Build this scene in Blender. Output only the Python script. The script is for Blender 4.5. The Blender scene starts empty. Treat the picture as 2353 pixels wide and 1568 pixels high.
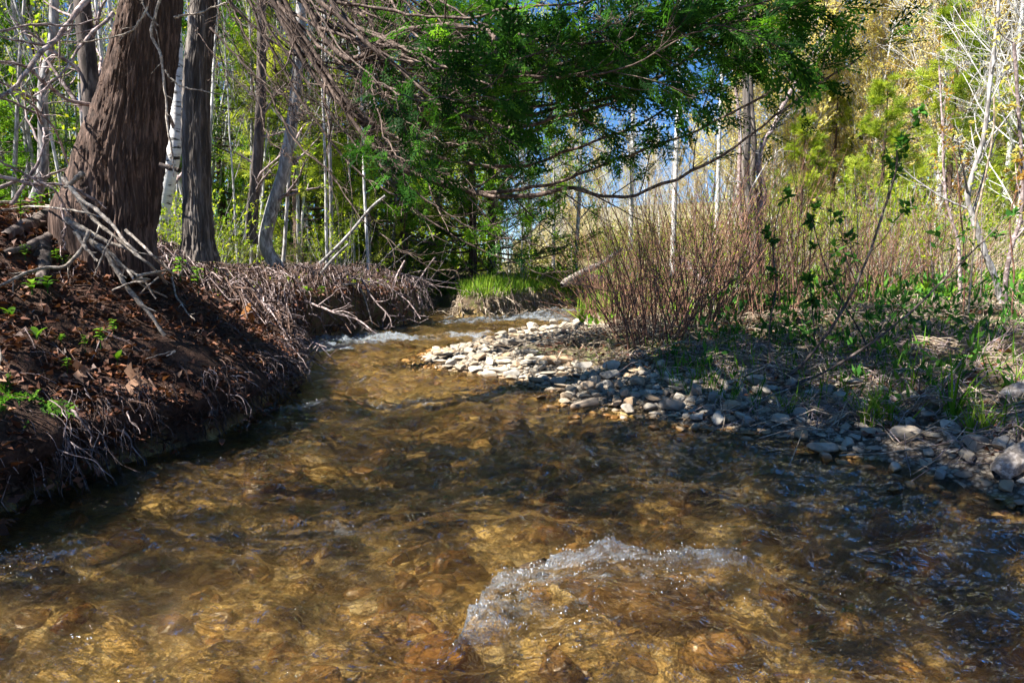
import bpy, math
import numpy as np
from mathutils import Vector, Matrix
R_ = math.radians
rng = np.random.default_rng(7)
scn = bpy.context.scene
COL = scn.collection

# ------------------------------------------------------------------ camera
CAMZ = 0.80; PITCH = R_(6.6); FPX = 1568.0     # pixel units: photo scaled to 2352 x 1568
cam = bpy.data.cameras.new("camera"); cam.lens = 24; cam.sensor_width = 36
cam.clip_end = 600; cam.clip_start = 0.05
camo = bpy.data.objects.new("camera", cam); COL.objects.link(camo)
camo.location = (0, 0, CAMZ); camo.rotation_euler = (math.pi/2 - PITCH, 0, 0)
scn.camera = camo

# ------------------------------------------------------------------ light
SUN_EL = R_(50); SUN_D = np.array([-0.93, -0.36])            # horizontal direction towards the sun
SUN_D = SUN_D/np.linalg.norm(SUN_D)
w = bpy.data.worlds.new("World"); scn.world = w; w.use_nodes = True
nt = w.node_tree; bg = nt.nodes['Background']
sky = nt.nodes.new('ShaderNodeTexSky'); sky.sky_type = 'NISHITA'; sky.sun_disc = False
sky.sun_elevation = SUN_EL
sky.sun_rotation = math.atan2(SUN_D[0], SUN_D[1])
sky.air_density = 1.0; sky.dust_density = 0.0; sky.ozone_density = 5.0; sky.altitude = 3500
hs = nt.nodes.new('ShaderNodeHueSaturation'); hs.inputs['Saturation'].default_value = 1.15; nt.links.new(sky.outputs[0], hs.inputs['Color'])
nt.links.new(hs.outputs[0], bg.inputs[0]); bg.inputs[1].default_value = 0.060
sun = bpy.data.lights.new("sun", 'SUN'); sun.energy = 5.0; sun.angle = R_(0.5); sun.color = (1, .95, .86)
suno = bpy.data.objects.new("sun", sun); COL.objects.link(suno)
sd = Vector((SUN_D[0]*math.cos(SUN_EL), SUN_D[1]*math.cos(SUN_EL), math.sin(SUN_EL)))
suno.rotation_euler = sd.to_track_quat('Z', 'Y').to_euler(); suno.location = (0, 0, 20)
vs = scn.view_settings; vs.view_transform = 'Standard'; vs.look = 'None'; vs.gamma = 1; vs.use_curve_mapping = False
vs.exposure = 1.78
cy = scn.cycles; cy.max_bounces = 8; cy.diffuse_bounces = 3; cy.glossy_bounces = 3; cy.transmission_bounces = 5
cy.transparent_max_bounces = 8; cy.caustics_reflective = False; cy.caustics_refractive = False; cy.sample_clamp_indirect = 6
cy.use_adaptive_sampling = True; cy.adaptive_threshold = 0.02

# ------------------------------------------------------------------ picture <-> world helpers
def ray(x, y):
    u = (np.asarray(x, float)-1176)/FPX; v = (784-np.asarray(y, float))/FPX
    c, s = math.cos(PITCH), math.sin(PITCH)
    return u, c + v*s, -s + v*c
def at(x, y, Y):
    a, b, c = ray(x, y); k = Y/b
    return np.array([a*k, Y, CAMZ + c*k])
def onz(x, y, z=0.0):
    a, b, c = ray(x, y); k = (z-CAMZ)/c
    return np.array([a*k, b*k, z])
# ------------------------------------------------------------------ noise
_p = rng.permutation(256); _p = np.concatenate([_p, _p, _p])
_g = rng.uniform(0, 2*np.pi, 256); _gx, _gy = np.cos(_g), np.sin(_g)
def perlin(x, y):
    xi = np.floor(x).astype(int); yi = np.floor(y).astype(int); xf = x-xi; yf = y-yi
    xi &= 255; yi &= 255
    u = xf*xf*xf*(xf*(xf*6-15)+10); v = yf*yf*yf*(yf*(yf*6-15)+10)
    def g(ix, iy, dx, dy):
        h = _p[_p[ix & 255] + (iy & 255)]
        return _gx[h]*dx + _gy[h]*dy
    a = g(xi, yi, xf, yf); b = g(xi+1, yi, xf-1, yf); c = g(xi, yi+1, xf, yf-1); d = g(xi+1, yi+1, xf-1, yf-1)
    return (a+(b-a)*u + ((c+(d-c)*u)-(a+(b-a)*u))*v)*1.5
def fbm(x, y, o=4, gain=.5, lac=2.03):
    s = 0; a = 1.0
    for i in range(o):
        s = s + a*perlin(x+i*17.3, y+i*9.1); a *= gain; x = x*lac; y = y*lac
    return s
def ss(a, b, x):
    t = np.clip((x-a)/(b-a), 0, 1); return t*t*(3-2*t)

# ------------------------------------------------------------------ objects
def setp(o, label=None, cat=None, group=None, kind=None):
    if label: o['label'] = label
    if cat: o['category'] = cat
    if group: o['group'] = group
    if kind: o['kind'] = kind
    return o
def empty(name, loc, rz=0):
    o = bpy.data.objects.new(name, None); COL.objects.link(o); o.location = loc; o.rotation_euler = (0, 0, rz); o.empty_display_size = .1
    return o
def mesh(name, V, F, mat=None, smooth=False, attrs=None):
    V = np.ascontiguousarray(V, dtype=np.float32).reshape(-1, 3); F = np.ascontiguousarray(F, dtype=np.int32)
    k = F.shape[1]; me = bpy.data.meshes.new(name)
    me.vertices.add(len(V)); me.vertices.foreach_set('co', V.ravel())
    me.loops.add(F.size); me.loops.foreach_set('vertex_index', F.ravel())
    me.polygons.add(len(F)); me.polygons.foreach_set('loop_start', np.arange(0, F.size, k, dtype=np.int32))
    me.update(calc_edges=True)
    if smooth: me.polygons.foreach_set('use_smooth', np.ones(len(F), bool))
    for n, a in (attrs or {}).items():
        t = me.attributes.new(n, 'FLOAT', 'POINT'); t.data.foreach_set('value', np.ascontiguousarray(a, dtype=np.float32).ravel())
    if mat: me.materials.append(mat)
    return me
def obj(name, me, parent=None, loc=None):
    o = bpy.data.objects.new(name, me); COL.objects.link(o)
    if parent: o.parent = parent
    if loc is not None: o.location = loc
    return o
def unit(a): return a/np.maximum(np.linalg.norm(a, axis=-1, keepdims=True), 1e-9)
class Acc:
    """collects quads (with a per-leaf tint) for ONE mesh"""
    def __init__(s): s.V = []; s.F = []; s.T = []; s.n = 0
    def add(s, V, F, T=None):
        V = V.reshape(-1, 3); s.V.append(V); s.F.append(F+s.n); s.n += len(V)
        s.T.append(np.full(len(V), .5) if T is None else np.broadcast_to(T, (len(V),)) if np.ndim(T) == 0 else T)
    def build(s, name, mat, smooth=False):
        return mesh(name, np.concatenate(s.V), np.concatenate(s.F), mat, smooth, {'tint': np.concatenate(s.T)})
def tubes(acc, P, R, sides=4, tint=None):
    """P (m,n,3) polylines, R (m,n) radii"""
    P = np.asarray(P, float); m, n, _ = P.shape; R = np.broadcast_to(R, (m, n))
    T = unit(np.gradient(P, axis=1)); T0 = unit(P[:, -1]-P[:, 0])
    ref = np.where(np.abs(T0[:, 2:3]) < .75, np.array([[0, 0, 1.]]), np.array([[1., 0, 0]]))[:, None, :]
    U = unit(np.cross(T, np.broadcast_to(ref, T.shape))); W = np.cross(T, U)
    a = np.arange(sides)*2*np.pi/sides
    V = P[:, :, None, :] + R[:, :, None, None]*(np.cos(a)[:, None]*U[:, :, None, :] + np.sin(a)[:, None]*W[:, :, None, :])
    i, j, k = np.meshgrid(np.arange(m), np.arange(n-1), np.arange(sides), indexing='ij'); k2 = (k+1) % sides
    b = lambda i, j, k: (i*n+j)*sides+k
    F = np.stack([b(i, j, k), b(i, j, k2), b(i, j+1, k2), b(i, j+1, k)], -1).reshape(-1, 4)
    t = (rng.random(m) if tint is None else np.broadcast_to(tint, (m,)))
    acc.add(V.reshape(-1, 3), F, np.repeat(t, n*sides))
def leaves(acc, C, D, N, L, W, tint=None, fold=.15):
    """diamond leaves: C base, D direction, N normal"""
    m = len(C); D = unit(D); S = unit(np.cross(D, N)); N = np.cross(S, D)
    L = np.broadcast_to(L, (m,))[:, None]; W = np.broadcast_to(W, (m,))[:, None]
    V = np.stack([C, C+D*L*.45+S*W*.5+N*W*fold, C+D*L, C+D*L*.45-S*W*.5+N*W*fold], 1)
    F = np.arange(m*4).reshape(m, 4)
    t = rng.random(m) if tint is None else np.broadcast_to(tint, (m,))
    acc.add(V.reshape(-1, 3), F, np.repeat(t, 4))
def rnd(m, s=1.0): return rng.normal(0, s, (m, 3))
def grow(P, R, k, t0=.2, t1=1., ang=.8, L=.5, up=.0, wob=.12, n=5, rf=.6, taper=.25, ends=False):
    """k children for every parent polyline"""
    m, q, _ = P.shape
    t = t0+(t1-t0)*(np.arange(k)[None, :]+rng.random((m, k)))/k
    if ends: t[:, -1] = 1.0
    s = t*(q-1); i = np.minimum(s.astype(int), q-2); f = s-i
    idx = np.arange(m)[:, None]
    B = P[idx, i]*(1-f[..., None])+P[idx, i+1]*f[..., None]
    T = unit(P[idx, i+1]-P[idx, i]); rr = R[idx, i]*(1-f)+R[idx, i+1]*f
    pl = np.linalg.norm(P[:, -1]-P[:, 0], axis=-1)[:, None]*np.ones((1, k))
    B = B.reshape(-1, 3); T = T.reshape(-1, 3); t = t.ravel(); rr = rr.ravel(); pl = pl.ravel(); M = len(B)
    perp = unit(np.cross(T, rnd(M))); a = ang*rng.uniform(.7, 1.3, M)[:, None]
    D = T*np.cos(a)+perp*np.sin(a)
    ln = L*pl*(1.15-.7*t)*rng.uniform(.6, 1.25, M)
    Q = np.zeros((M, n, 3)); Q[:, 0] = B; st = (ln/(n-1))[:, None]
    for j in range(1, n):
        D = unit(D+np.array([0, 0, up])/(n-1)*2+rnd(M, wob)); Q[:, j] = Q[:, j-1]+D*st
    r0 = rr*rf
    return Q, r0[:, None]*np.linspace(1, taper, n)[None, :]
def along(P, k, t0=.1, t1=1.):
    m, q, _ = P.shape; t = rng.uniform(t0, t1, (m, k)); s = t*(q-1); i = np.minimum(s.astype(int), q-2); f = (s-i)[..., None]; idx = np.arange(m)[:, None]
    return (P[idx, i]*(1-f)+P[idx, i+1]*f).reshape(-1, 3), unit(P[idx, i+1]-P[idx, i]).reshape(-1, 3)
def spline(pts, n):
    """Catmull-Rom resample"""
    p = np.asarray(pts, float); p = np.vstack([2*p[0]-p[1], p, 2*p[-1]-p[-2]]); m = len(p)-3
    t = np.linspace(0, m, n); i = np.minimum(t.astype(int), m-1); f = (t-i)[:, None]
    a, b, c, d = p[i], p[i+1], p[i+2], p[i+3]
    return .5*((2*b)+(-a+c)*f+(2*a-5*b+4*c-d)*f*f+(-a+3*b-3*c+d)*f**3)

# ------------------------------------------------------------------ materials
class NT:
    def __init__(s, name):
        s.m = bpy.data.materials.new(name); s.m.use_nodes = True; s.t = s.m.node_tree
        s.t.nodes.clear(); s.out = s.t.nodes.new('ShaderNodeOutputMaterial')
    def n(s, typ, **kw):
        x = s.t.nodes.new(typ)
        for k, v in kw.items():
            if k.startswith('_'): setattr(x, k[1:], v)
        return x
    def l(s, a, b): s.t.links.new(a, b)
    def noise(s, scale, detail=4, rough=.55, co=None, dist=0, dim='3D'):
        x = s.n('ShaderNodeTexNoise'); x.inputs['Scale'].default_value = scale; x.inputs['Detail'].default_value = detail
        x.inputs['Roughness'].default_value = rough; x.inputs['Distortion'].default_value = dist
        if co: s.l(co, x.inputs['Vector'])
        return x.outputs['Fac']
    def vor(s, scale, co=None, feat='F1', out='Distance'):
        x = s.n('ShaderNodeTexVoronoi'); x.feature = feat; x.inputs['Scale'].default_value = scale
        if co: s.l(co, x.inputs['Vector'])
        return x.outputs[out]
    def coord(s, kind='Object', scale=(1, 1, 1), rot=(0, 0, 0)):
        c = s.n('ShaderNodeTexCoord'); m = s.n('ShaderNodeMapping'); m.inputs['Scale'].default_value = scale; m.inputs['Rotation'].default_value = rot
        s.l(c.outputs[kind], m.inputs['Vector']); return m.outputs[0]
    def pos(s, scale=(1, 1, 1), rot=(0, 0, 0)):
        c = s.n('ShaderNodeNewGeometry'); m = s.n('ShaderNodeMapping'); m.inputs['Scale'].default_value = scale; m.inputs['Rotation'].default_value = rot
        s.l(c.outputs['Position'], m.inputs['Vector']); return m.outputs[0]
    def ramp(s, f, stops, interp='LINEAR'):
        x = s.n('ShaderNodeValToRGB'); e = x.color_ramp.elements; x.color_ramp.interpolation = interp
        while len(e) > 1: e.remove(e[-1])
        e[0].position = stops[0][0]; e[0].color = (*stops[0][1], 1) if len(stops[0][1]) == 3 else stops[0][1]
        for p, c in stops[1:]:
            q = e.new(p); q.color = (*c, 1)
        s.l(f, x.inputs[0]); return x.outputs[0]
    def mix(s, f, a, b, mode='MIX'):
        x = s.n('ShaderNodeMix'); x.data_type = 'RGBA'; x.blend_type = mode
        for v, i in ((f, x.inputs[0]), (a, x.inputs[6]), (b, x.inputs[7])):
            if isinstance(v, (int, float)): i.default_value = v
            elif isinstance(v, tuple): i.default_value = (*v, 1)
            else: s.l(v, i)
        return x.outputs[2]
    def math(s, op, a, b=0., clamp=False):
        x = s.n('ShaderNodeMath'); x.operation = op; x.use_clamp = clamp
        for v, i in ((a, x.inputs[0]), (b, x.inputs[1])):
            if isinstance(v, (int, float)): i.default_value = v
            else: s.l(v, i)
        return x.outputs[0]
    def mr(s, f, a, b, c=0., d=1.):
        x = s.n('ShaderNodeMapRange'); s.l(f, x.inputs[0])
        for k, v in enumerate((a, b, c, d)): x.inputs[k+1].default_value = v
        return x.outputs[0]
    def attr(s, name):
        x = s.n('ShaderNodeAttribute'); x.attribute_name = name; return x.outputs['Fac']
    def bump(s, h, strength=.5, dist=.01, nrm=None):
        x = s.n('ShaderNodeBump'); x.inputs['Strength'].default_value = strength; x.inputs['Distance'].default_value = dist
        s.l(h, x.inputs['Height'])
        if nrm: s.l(nrm, x.inputs['Normal'])
        return x.outputs[0]
    def bsdf(s, col, rough=.8, nrm=None, spec=.3):
        x = s.n('ShaderNodeBsdfPrincipled')
        if isinstance(col, tuple): x.inputs['Base Color'].default_value = (*col, 1)
        else: s.l(col, x.inputs['Base Color'])
        if isinstance(rough, (int, float)): x.inputs['Roughness'].default_value = rough
        else: s.l(rough, x.inputs['Roughness'])
        x.inputs['Specular IOR Level'].default_value = spec
        if nrm: s.l(nrm, x.inputs['Normal'])
        return x.outputs[0]
    def done(s, sh): s.l(sh, s.out.inputs['Surface']); return s.m

def leaf_mat(name, stops, trans=.45, spec=.08, rough=.6):
    m = NT(name); f = m.attr('tint'); col = m.ramp(f, stops)
    d = m.bsdf(col, rough, spec=spec)
    t = m.n('ShaderNodeBsdfTranslucent'); m.l(m.mix(.5, col, (.9, 1, .35), 'MULTIPLY') if False else m.mix(1., col, (1.25, 1.2, .6), 'MULTIPLY'), t.inputs[0])
    x = m.n('ShaderNodeMixShader'); x.inputs[0].default_value = trans; m.l(d, x.inputs[1]); m.l(t.outputs[0], x.inputs[2])
    return m.done(x.outputs[0])
def bark_mat(name, a, b, sc=(18, 18, 3), k=1.0, bstr=.5):
    m = NT(name); co = m.coord('Object', sc); n1 = m.noise(1.0*k, 5, .65, co, .4); t = m.attr('tint')
    n2 = m.noise(.35*k, 3, .5, co)
    col = m.ramp(n1, [(.38, tuple(c*.3 for c in a)), (.5, a), (.6, b)])
    col = m.mix(m.mr(n2, .3, .7, 0, .5), col, tuple(.5*(x+y) for x, y in zip(a, b)))
    col = m.mix(1., col, m.ramp(t, [(0, (.7, .7, .7)), (1, (1.2, 1.2, 1.2))]), 'MULTIPLY')
    return m.done(m.bsdf(col, .85, m.bump(n1, bstr, .01)))
M = {}
M['cedar_bark'] = bark_mat('cedar_bark', (.055, .031, .023), (.19, .122, .095), (70, 70, 5), 1.0, 1.0)
M['old_cedar_bark'] = bark_mat('old_cedar_bark', (.08, .065, .056), (.25, .215, .19), (26, 26, 2), 1.0, 1.0)
M['limb_bark'] = bark_mat('limb_bark', (.07, .045, .037), (.23, .17, .14), (30, 30, 12))
M['grey_bark'] = bark_mat('grey_bark', (.22, .20, .19), (.5, .48, .47), (30, 30, 8))
M['pale_bark'] = bark_mat('pale_bark', (.42, .40, .38), (.7, .69, .68), (20, 20, 10))
M['dark_bark'] = bark_mat('dark_bark', (.06, .045, .04), (.19, .15, .13), (30, 30, 6))
M['red_stem'] = bark_mat('red_stem', (.15, .07, .05), (.38, .21, .14), (20, 20, 20))
M['dead_wood'] = bark_mat('dead_wood', (.24, .195, .16), (.54, .48, .42), (50, 50, 50), 1.0, .3)
M['root_wood'] = bark_mat('root_wood', (.20, .14, .13), (.52, .43, .42), (30, 30, 30))
M['root_dark'] = bark_mat('root_dark', (.07, .042, .032), (.2, .12, .09), (30, 30, 30))
M['orange_wood'] = bark_mat('orange_wood', (.32, .12, .03), (.6, .3, .1), (60, 60, 12), 1, .8)
M['straw'] = bark_mat('straw', (.30, .22, .15), (.62, .52, .40), (20, 20, 20))
M['cedar_leaf'] = leaf_mat('cedar_leaf', [(0, (.014, .05, .012)), (.45, (.035, .12, .016)), (.75, (.09, .24, .022)), (1, (.20, .40, .04))], .5)
M['cedar_bright'] = leaf_mat('cedar_bright', [(0, (.10, .17, .02)), (.5, (.27, .36, .04)), (1, (.52, .56, .10))], .4)
M['cedar_mid'] = leaf_mat('cedar_mid', [(0, (.025, .08, .012)), (.5, (.08, .2, .018)), (1, (.2, .36, .03))], .5)
M['spring_leaf'] = leaf_mat('spring_leaf', [(0, (.13, .24, .015)), (.5, (.26, .38, .03)), (1, (.5, .52, .05))], .5)
M['bud_yellow'] = leaf_mat('bud_yellow', [(0, (.48, .38, .12)), (.5, (.66, .58, .20)), (1, (.70, .70, .26))], .45)
M['bud_tan'] = leaf_mat('bud_tan', [(0, (.45, .32, .16)), (.5, (.62, .50, .26)), (1, (.60, .60, .26))], .45)
M['herb'] = leaf_mat('herb', [(0, (.04, .12, .012)), (.6, (.10, .25, .02)), (1, (.22, .38, .03))], .4)
M['herb_dark'] = leaf_mat('herb_dark', [(0, (.02, .08, .02)), (.6, (.05, .16, .025)), (1, (.12, .27, .04))], .35)
M['maple_orange'] = leaf_mat('maple_orange', [(0, (.36, .17, .05)), (1, (.5, .36, .08))], .5)
M['litter'] = leaf_mat('litter', [(0, (.04, .018, .012)), (.45, (.14, .055, .032)), (.8, (.27, .115, .06)), (1, (.42, .26, .17))], .1, .3, .6)
M['grass'] = leaf_mat('grass', [(0, (.06, .16, .015)), (.6, (.16, .32, .03)), (1, (.32, .42, .06))], .4)

def white_birch():
    m = NT('birch_bark'); co = m.coord('Object', (9, 9, 32)); n = m.noise(1, 4, .6, co)
    col = m.ramp(n, [(.36, (.03, .025, .02)), (.44, (.62, .60, .58)), (.7, (.8, .79, .78))])
    return m.done(m.bsdf(col, .7, m.bump(n, .4, .004)))
M['birch_bark'] = white_birch()

def stone_mat(name, wet=0.):
    m = NT(name); co = m.pos(); oi = m.n('ShaderNodeObjectInfo').outputs['Random']; t = m.attr('tint')
    r = m.math('FRACT', m.math('ADD', oi, t))
    base = m.ramp(r, [(0, (.24, .21, .17)), (.25, (.40, .35, .28)), (.5, (.50, .43, .33)), (.68, (.38, .25, .14)), (.8, (.27, .255, .23)), (1, (.62, .56, .46))])
    n = m.noise(28, 6, .65, co); n2 = m.noise(7, 3, .6, co)
    col = m.mix(m.mr(n, .35, .7, 0, .55), base, (.20, .165, .13))
    col = m.mix(m.mr(n2, .5, .75, 0, .5), col, (.36, .25, .13))
    z = m.n('ShaderNodeSeparateXYZ'); m.l(co, z.inputs[0])
    wetf = m.mr(m.math('ADD', z.outputs[2], m.math('MULTIPLY', n2, -.025)), .012, -.008)      # darker, browner below the splash line
    col = m.mix(wetf, col, m.mix(1., col, (.62, .40, .17), 'MULTIPLY'))
    rough = m.mr(wetf, 0, 1, .8, .25)
    return m.done(m.bsdf(col, rough, m.bump(n, .45, .008), .4))
M['stone'] = stone_mat('stone')

def ground_mat():
    m = NT('ground'); p = m.pos(); bed = m.attr('bed'); gravel = m.attr('gravel'); sunny = m.attr('grassy')
    # stream bed: golden silt and cobbles, plus painted ripple streaks and shade patches
    ps = m.n('ShaderNodeVectorMath'); ps.operation = 'ADD'; m.l(p, ps.inputs[0])
    nz = m.n('ShaderNodeTexNoise'); nz.inputs['Scale'].default_value = 3.; nz.inputs['Detail'].default_value = 3; m.l(p, nz.inputs['Vector'])
    sc = m.n('ShaderNodeVectorMath'); sc.operation = 'SCALE'; sc.inputs['Scale'].default_value = .35; m.l(nz.outputs['Color'], sc.inputs[0]); m.l(sc.outputs[0], ps.inputs[1])
    q = ps.outputs[0]
    v = m.vor(9, q, out='Color'); vd = m.vor(9, q); v2 = m.vor(26, q)
    n0 = m.noise(1.5, 4, .6, q); n1 = m.noise(14, 5, .7, q)
    sepv = m.n('ShaderNodeSeparateColor'); m.l(v, sepv.inputs[0])
    bc = m.ramp(sepv.outputs[0], [(0, (.24, .13, .035)), (.25, (.56, .34, .09)), (.5, (.80, .55, .20)), (.7, (.42, .19, .04)), (.85, (.62, .46, .2)), (1, (.85, .68, .38))])
    bc = m.mix(m.mr(n0, .42, .62, 0, .75), bc, (.86, .60, .21)); big = m.noise(2.6, 3, .6, p, .6)
    fq = m.n('ShaderNodeMapping'); fq.inputs['Scale'].default_value = (1, 2.6, 1); m.l(q, fq.inputs['Vector']); n5 = m.noise(24, 5, .7, fq.outputs[0], 1.6)  # flow streaks painted into the bed for light refracted by ripples
    bc = m.mix(m.mr(n1, .42, .62, 0, .6), bc, (.22, .115, .03)); bc = m.mix(m.mr(n5, .56, .62, 0, .5), bc, (.17, .09, .025)); bc = m.mix(m.mr(n5, .47, .41, 0, .75), bc, (.95, .72, .36))
    bc = m.mix(m.mr(vd, .42, .62, 0, .35), bc, (.12, .065, .02)); bc = m.mix(m.mr(big, .56, .64, 0, .75), bc, (.055, .038, .016))  # large dark patches painted in for shade, besides dark stones
    # gravel between the stones
    gv = m.vor(55, p, out='Color'); gs = m.n('ShaderNodeSeparateColor'); m.l(gv, gs.inputs[0]); gd = m.vor(55, p)
    gc = m.ramp(gs.outputs[0], [(0, (.22, .18, .14)), (.5, (.40, .34, .27)), (1, (.55, .49, .41))])
    gc = m.mix(m.mr(gd, .3, .6, 0, .8), gc, (.09, .065, .045))
    # soil
    s1 = m.noise(9, 6, .7, p); s2 = m.noise(60, 5, .7, p)
    sl = m.ramp(s1, [(.3, (.028, .017, .013)), (.5, (.065, .036, .026)), (.7, (.15, .085, .06))])
    sl = m.mix(m.mr(s2, .45, .65, 0, .6), sl, (.17, .10, .07))
    # forest floor in the open: straw and fresh green
    f = m.ramp(m.noise(12, 5, .7, p), [(.35, (.10, .07, .045)), (.5, (.28, .21, .13)), (.58, (.14, .2, .04)), (.7, (.40, .33, .22))])
    col = m.mix(sunny, sl, f); col = m.mix(gravel, col, gc); col = m.mix(bed, col, bc)
    h = m.math('ADD', m.math('MULTIPLY', s2, .5), m.math('MULTIPLY', s1, .8))
    hb = m.math('MULTIPLY', vd, -1.2); hh = m.math('ADD', h, m.math('MULTIPLY', hb, bed))
    rough = m.mr(bed, 0, 1, .9, .6)
    return m.done(m.bsdf(col, rough, m.bump(hh, 1., .05), .15))
M['ground'] = ground_mat()

def water_mat():
    m = NT('water'); foam = m.attr('foam'); rif = m.attr('riffle')
    p = m.pos((1.0, 2.2, 1), (0, 0, R_(12))); p1 = m.pos((1, 1, 1))
    n1 = m.noise(9, 4, .62, p, 1.3); n2 = m.noise(42, 3, .6, p, .8); n3 = m.noise(130, 2, .5, p1)
    h = m.math('ADD', m.math('ADD', m.math('MULTIPLY', n1, 1.0), m.math('MULTIPLY', n2, .13)), m.math('MULTIPLY', n3, .02))
    nrm = m.bump(h, 1.0, .05)
    fr = m.n('ShaderNodeFresnel'); fr.inputs[0].default_value = 1.33; m.l(nrm, fr.inputs['Normal'])
    tr = m.n('ShaderNodeBsdfTransparent'); tr.inputs[0].default_value = (.97, .92, .80, 1)
    rf = m.n('ShaderNodeBsdfRefraction'); rf.inputs['Color'].default_value = (1, .95, .84, 1); rf.inputs['IOR'].default_value = 1.33; rf.inputs['Roughness'].default_value = .0; m.l(nrm, rf.inputs['Normal'])
    gl = m.n('ShaderNodeBsdfGlossy'); gl.inputs['Roughness'].default_value = .03; gl.inputs['Color'].default_value = (1, 1, 1, 1); m.l(nrm, gl.inputs['Normal'])
    b = m.n('ShaderNodeMixShader'); b.inputs[0].default_value = .32; m.l(tr.outputs[0], b.inputs[1]); m.l(rf.outputs[0], b.inputs[2])
    s = m.n('ShaderNodeMixShader'); m.l(m.math('MULTIPLY', fr.outputs[0], 1.0, True), s.inputs[0]); m.l(b.outputs[0], s.inputs[1]); m.l(gl.outputs[0], s.inputs[2])
    # foam: lacy white bubbles
    pf = m.pos((1, 1.6, 1)); f1 = m.noise(22, 6, .75, pf, 1.0); f2 = m.vor(150, pf, 'DISTANCE_TO_EDGE')
    cov = m.math('ADD', m.math('SUBTRACT', foam, .62), m.math('MULTIPLY', m.math('SUBTRACT', f1, .5), 2.6))
    cov = m.math('ADD', cov, m.math('MULTIPLY', m.math('SUBTRACT', .12, f2), .6))
    cov = m.mr(cov, -.1, .8)
    fd = m.bsdf((.46, .54, .63), .35, m.bump(m.math('ADD', f1, m.math('MULTIPLY', f2, 1.0)), 1, .012), .6)
    o = m.n('ShaderNodeMixShader'); m.l(m.math('MULTIPLY', cov, .46, True), o.inputs[0]); m.l(s.outputs[0], o.inputs[1]); m.l(fd, o.inputs[2])
    return m.done(o.outputs[0])
M['water'] = water_mat()
def drop_mat():
    m = NT('spray'); g = m.n('ShaderNodeBsdfGlossy'); g.inputs[0].default_value = (.9, .95, 1, 1); g.inputs['Roughness'].default_value = .22
    t = m.n('ShaderNodeBsdfTransparent'); t.inputs[0].default_value = (.95, .95, .95, 1)
    x = m.n('ShaderNodeMixShader'); x.inputs[0].default_value = .35; m.l(t.outputs[0], x.inputs[1]); m.l(g.outputs[0], x.inputs[2])
    return m.done(x.outputs[0])
M['spray'] = drop_mat()

# ------------------------------------------------------------------ stream outline (waterline), each vertex with its bank profile
# (point, lip height, lip width, slope beyond, plateau, overhang)
LB = (.22, .10, .70, 1.0, .16); LF = (.46, .16, .3, .58, .08); ISL = (.27, .12, .15, .34, .03)
FAR = (.2, .3, .2, .5, 0); GR = (.035, .3, .10, .36, 0); RN = (.09, .2, .33, .46, .0); RS = (.2, .3, .2, .42, 0)
SH = []
def sp(p, prof): SH.append((float(p[0]), float(p[1])) + prof)
sp((-2.2, -4), LB); sp((-1.85, .6), LB)
for q in ((0, 1190), (100, 1125), (330, 1052), (480, 1012), (570, 965), (640, 905), (655, 850), (640, 808)): sp(onz(*q), LB)
for q in ((690, 788), (790, 768), (960, 743)): sp(onz(*q), LF)
for q in ((985, 724), (965, 712), (1005, 704)): sp(onz(*q), FAR)
for q in ((1042, 716), (1046, 731), (1130, 729), (1210, 716), (1300, 702)): sp(onz(*q), ISL)
sp(onz(1430, 690), FAR); sp(onz(1650, 684), FAR); sp(onz(1640, 700), FAR)
for q in ((1420, 718), (1310, 742)): sp(onz(*q), RS)
for q in ((1295, 752), (1180, 765), (1120, 785), (1010, 803), (965, 828), (1040, 852), (1160, 874), (1270, 905), (1295, 933), (1450, 953), (1640, 992), (1720, 1000), (1900, 1035)): sp(onz(*q), GR)
for q in ((1990, 1058), (2060, 1074), (2150, 1107), (2352, 1170)): sp(onz(*q), RN)
sp((2.15, 1.6), RN); sp((2.4, -4), RN)
SH = np.array(SH)
def stream(x, y):
    """signed distance (positive on land), blended bank profile, unit vector towards the water"""
    x = np.asarray(x, float); y = np.asarray(y, float); sh = x.shape; x = x.ravel(); y = y.ravel()
    best = np.full(x.shape, 1e9); prof = np.zeros((len(x), 5)); vx = np.zeros_like(x); vy = np.zeros_like(x); inside = np.zeros(x.shape, bool)
    n = len(SH)
    for i in range(n):
        a = SH[i]; b = SH[(i+1) % n]; ex, ey = b[0]-a[0], b[1]-a[1]; l2 = ex*ex+ey*ey
        t = np.clip(((x-a[0])*ex+(y-a[1])*ey)/l2, 0, 1); dx = a[0]+t*ex-x; dy = a[1]+t*ey-y; d = dx*dx+dy*dy
        k = d < best
        best[k] = d[k]; vx[k] = dx[k]; vy[k] = dy[k]; prof[k] = (a[2:]*(1-t[k, None])+b[2:]*t[k, None])
        c = ((a[1] > y) != (b[1] > y)) & (x < (b[0]-a[0])*(y-a[1])/((b[1]-a[1]) if b[1] != a[1] else 1e-9)+a[0])
        inside ^= c
    d = np.sqrt(best); vx = vx/np.maximum(d, 1e-6); vy = vy/np.maximum(d, 1e-6)
    d = np.where(inside, -d, d)
    return d.reshape(sh), prof.reshape(sh+(5,)), vx.reshape(sh), vy.reshape(sh)
TREE = at(280, 560, 3.55)[:2]           # foot of the big cedar
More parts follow.
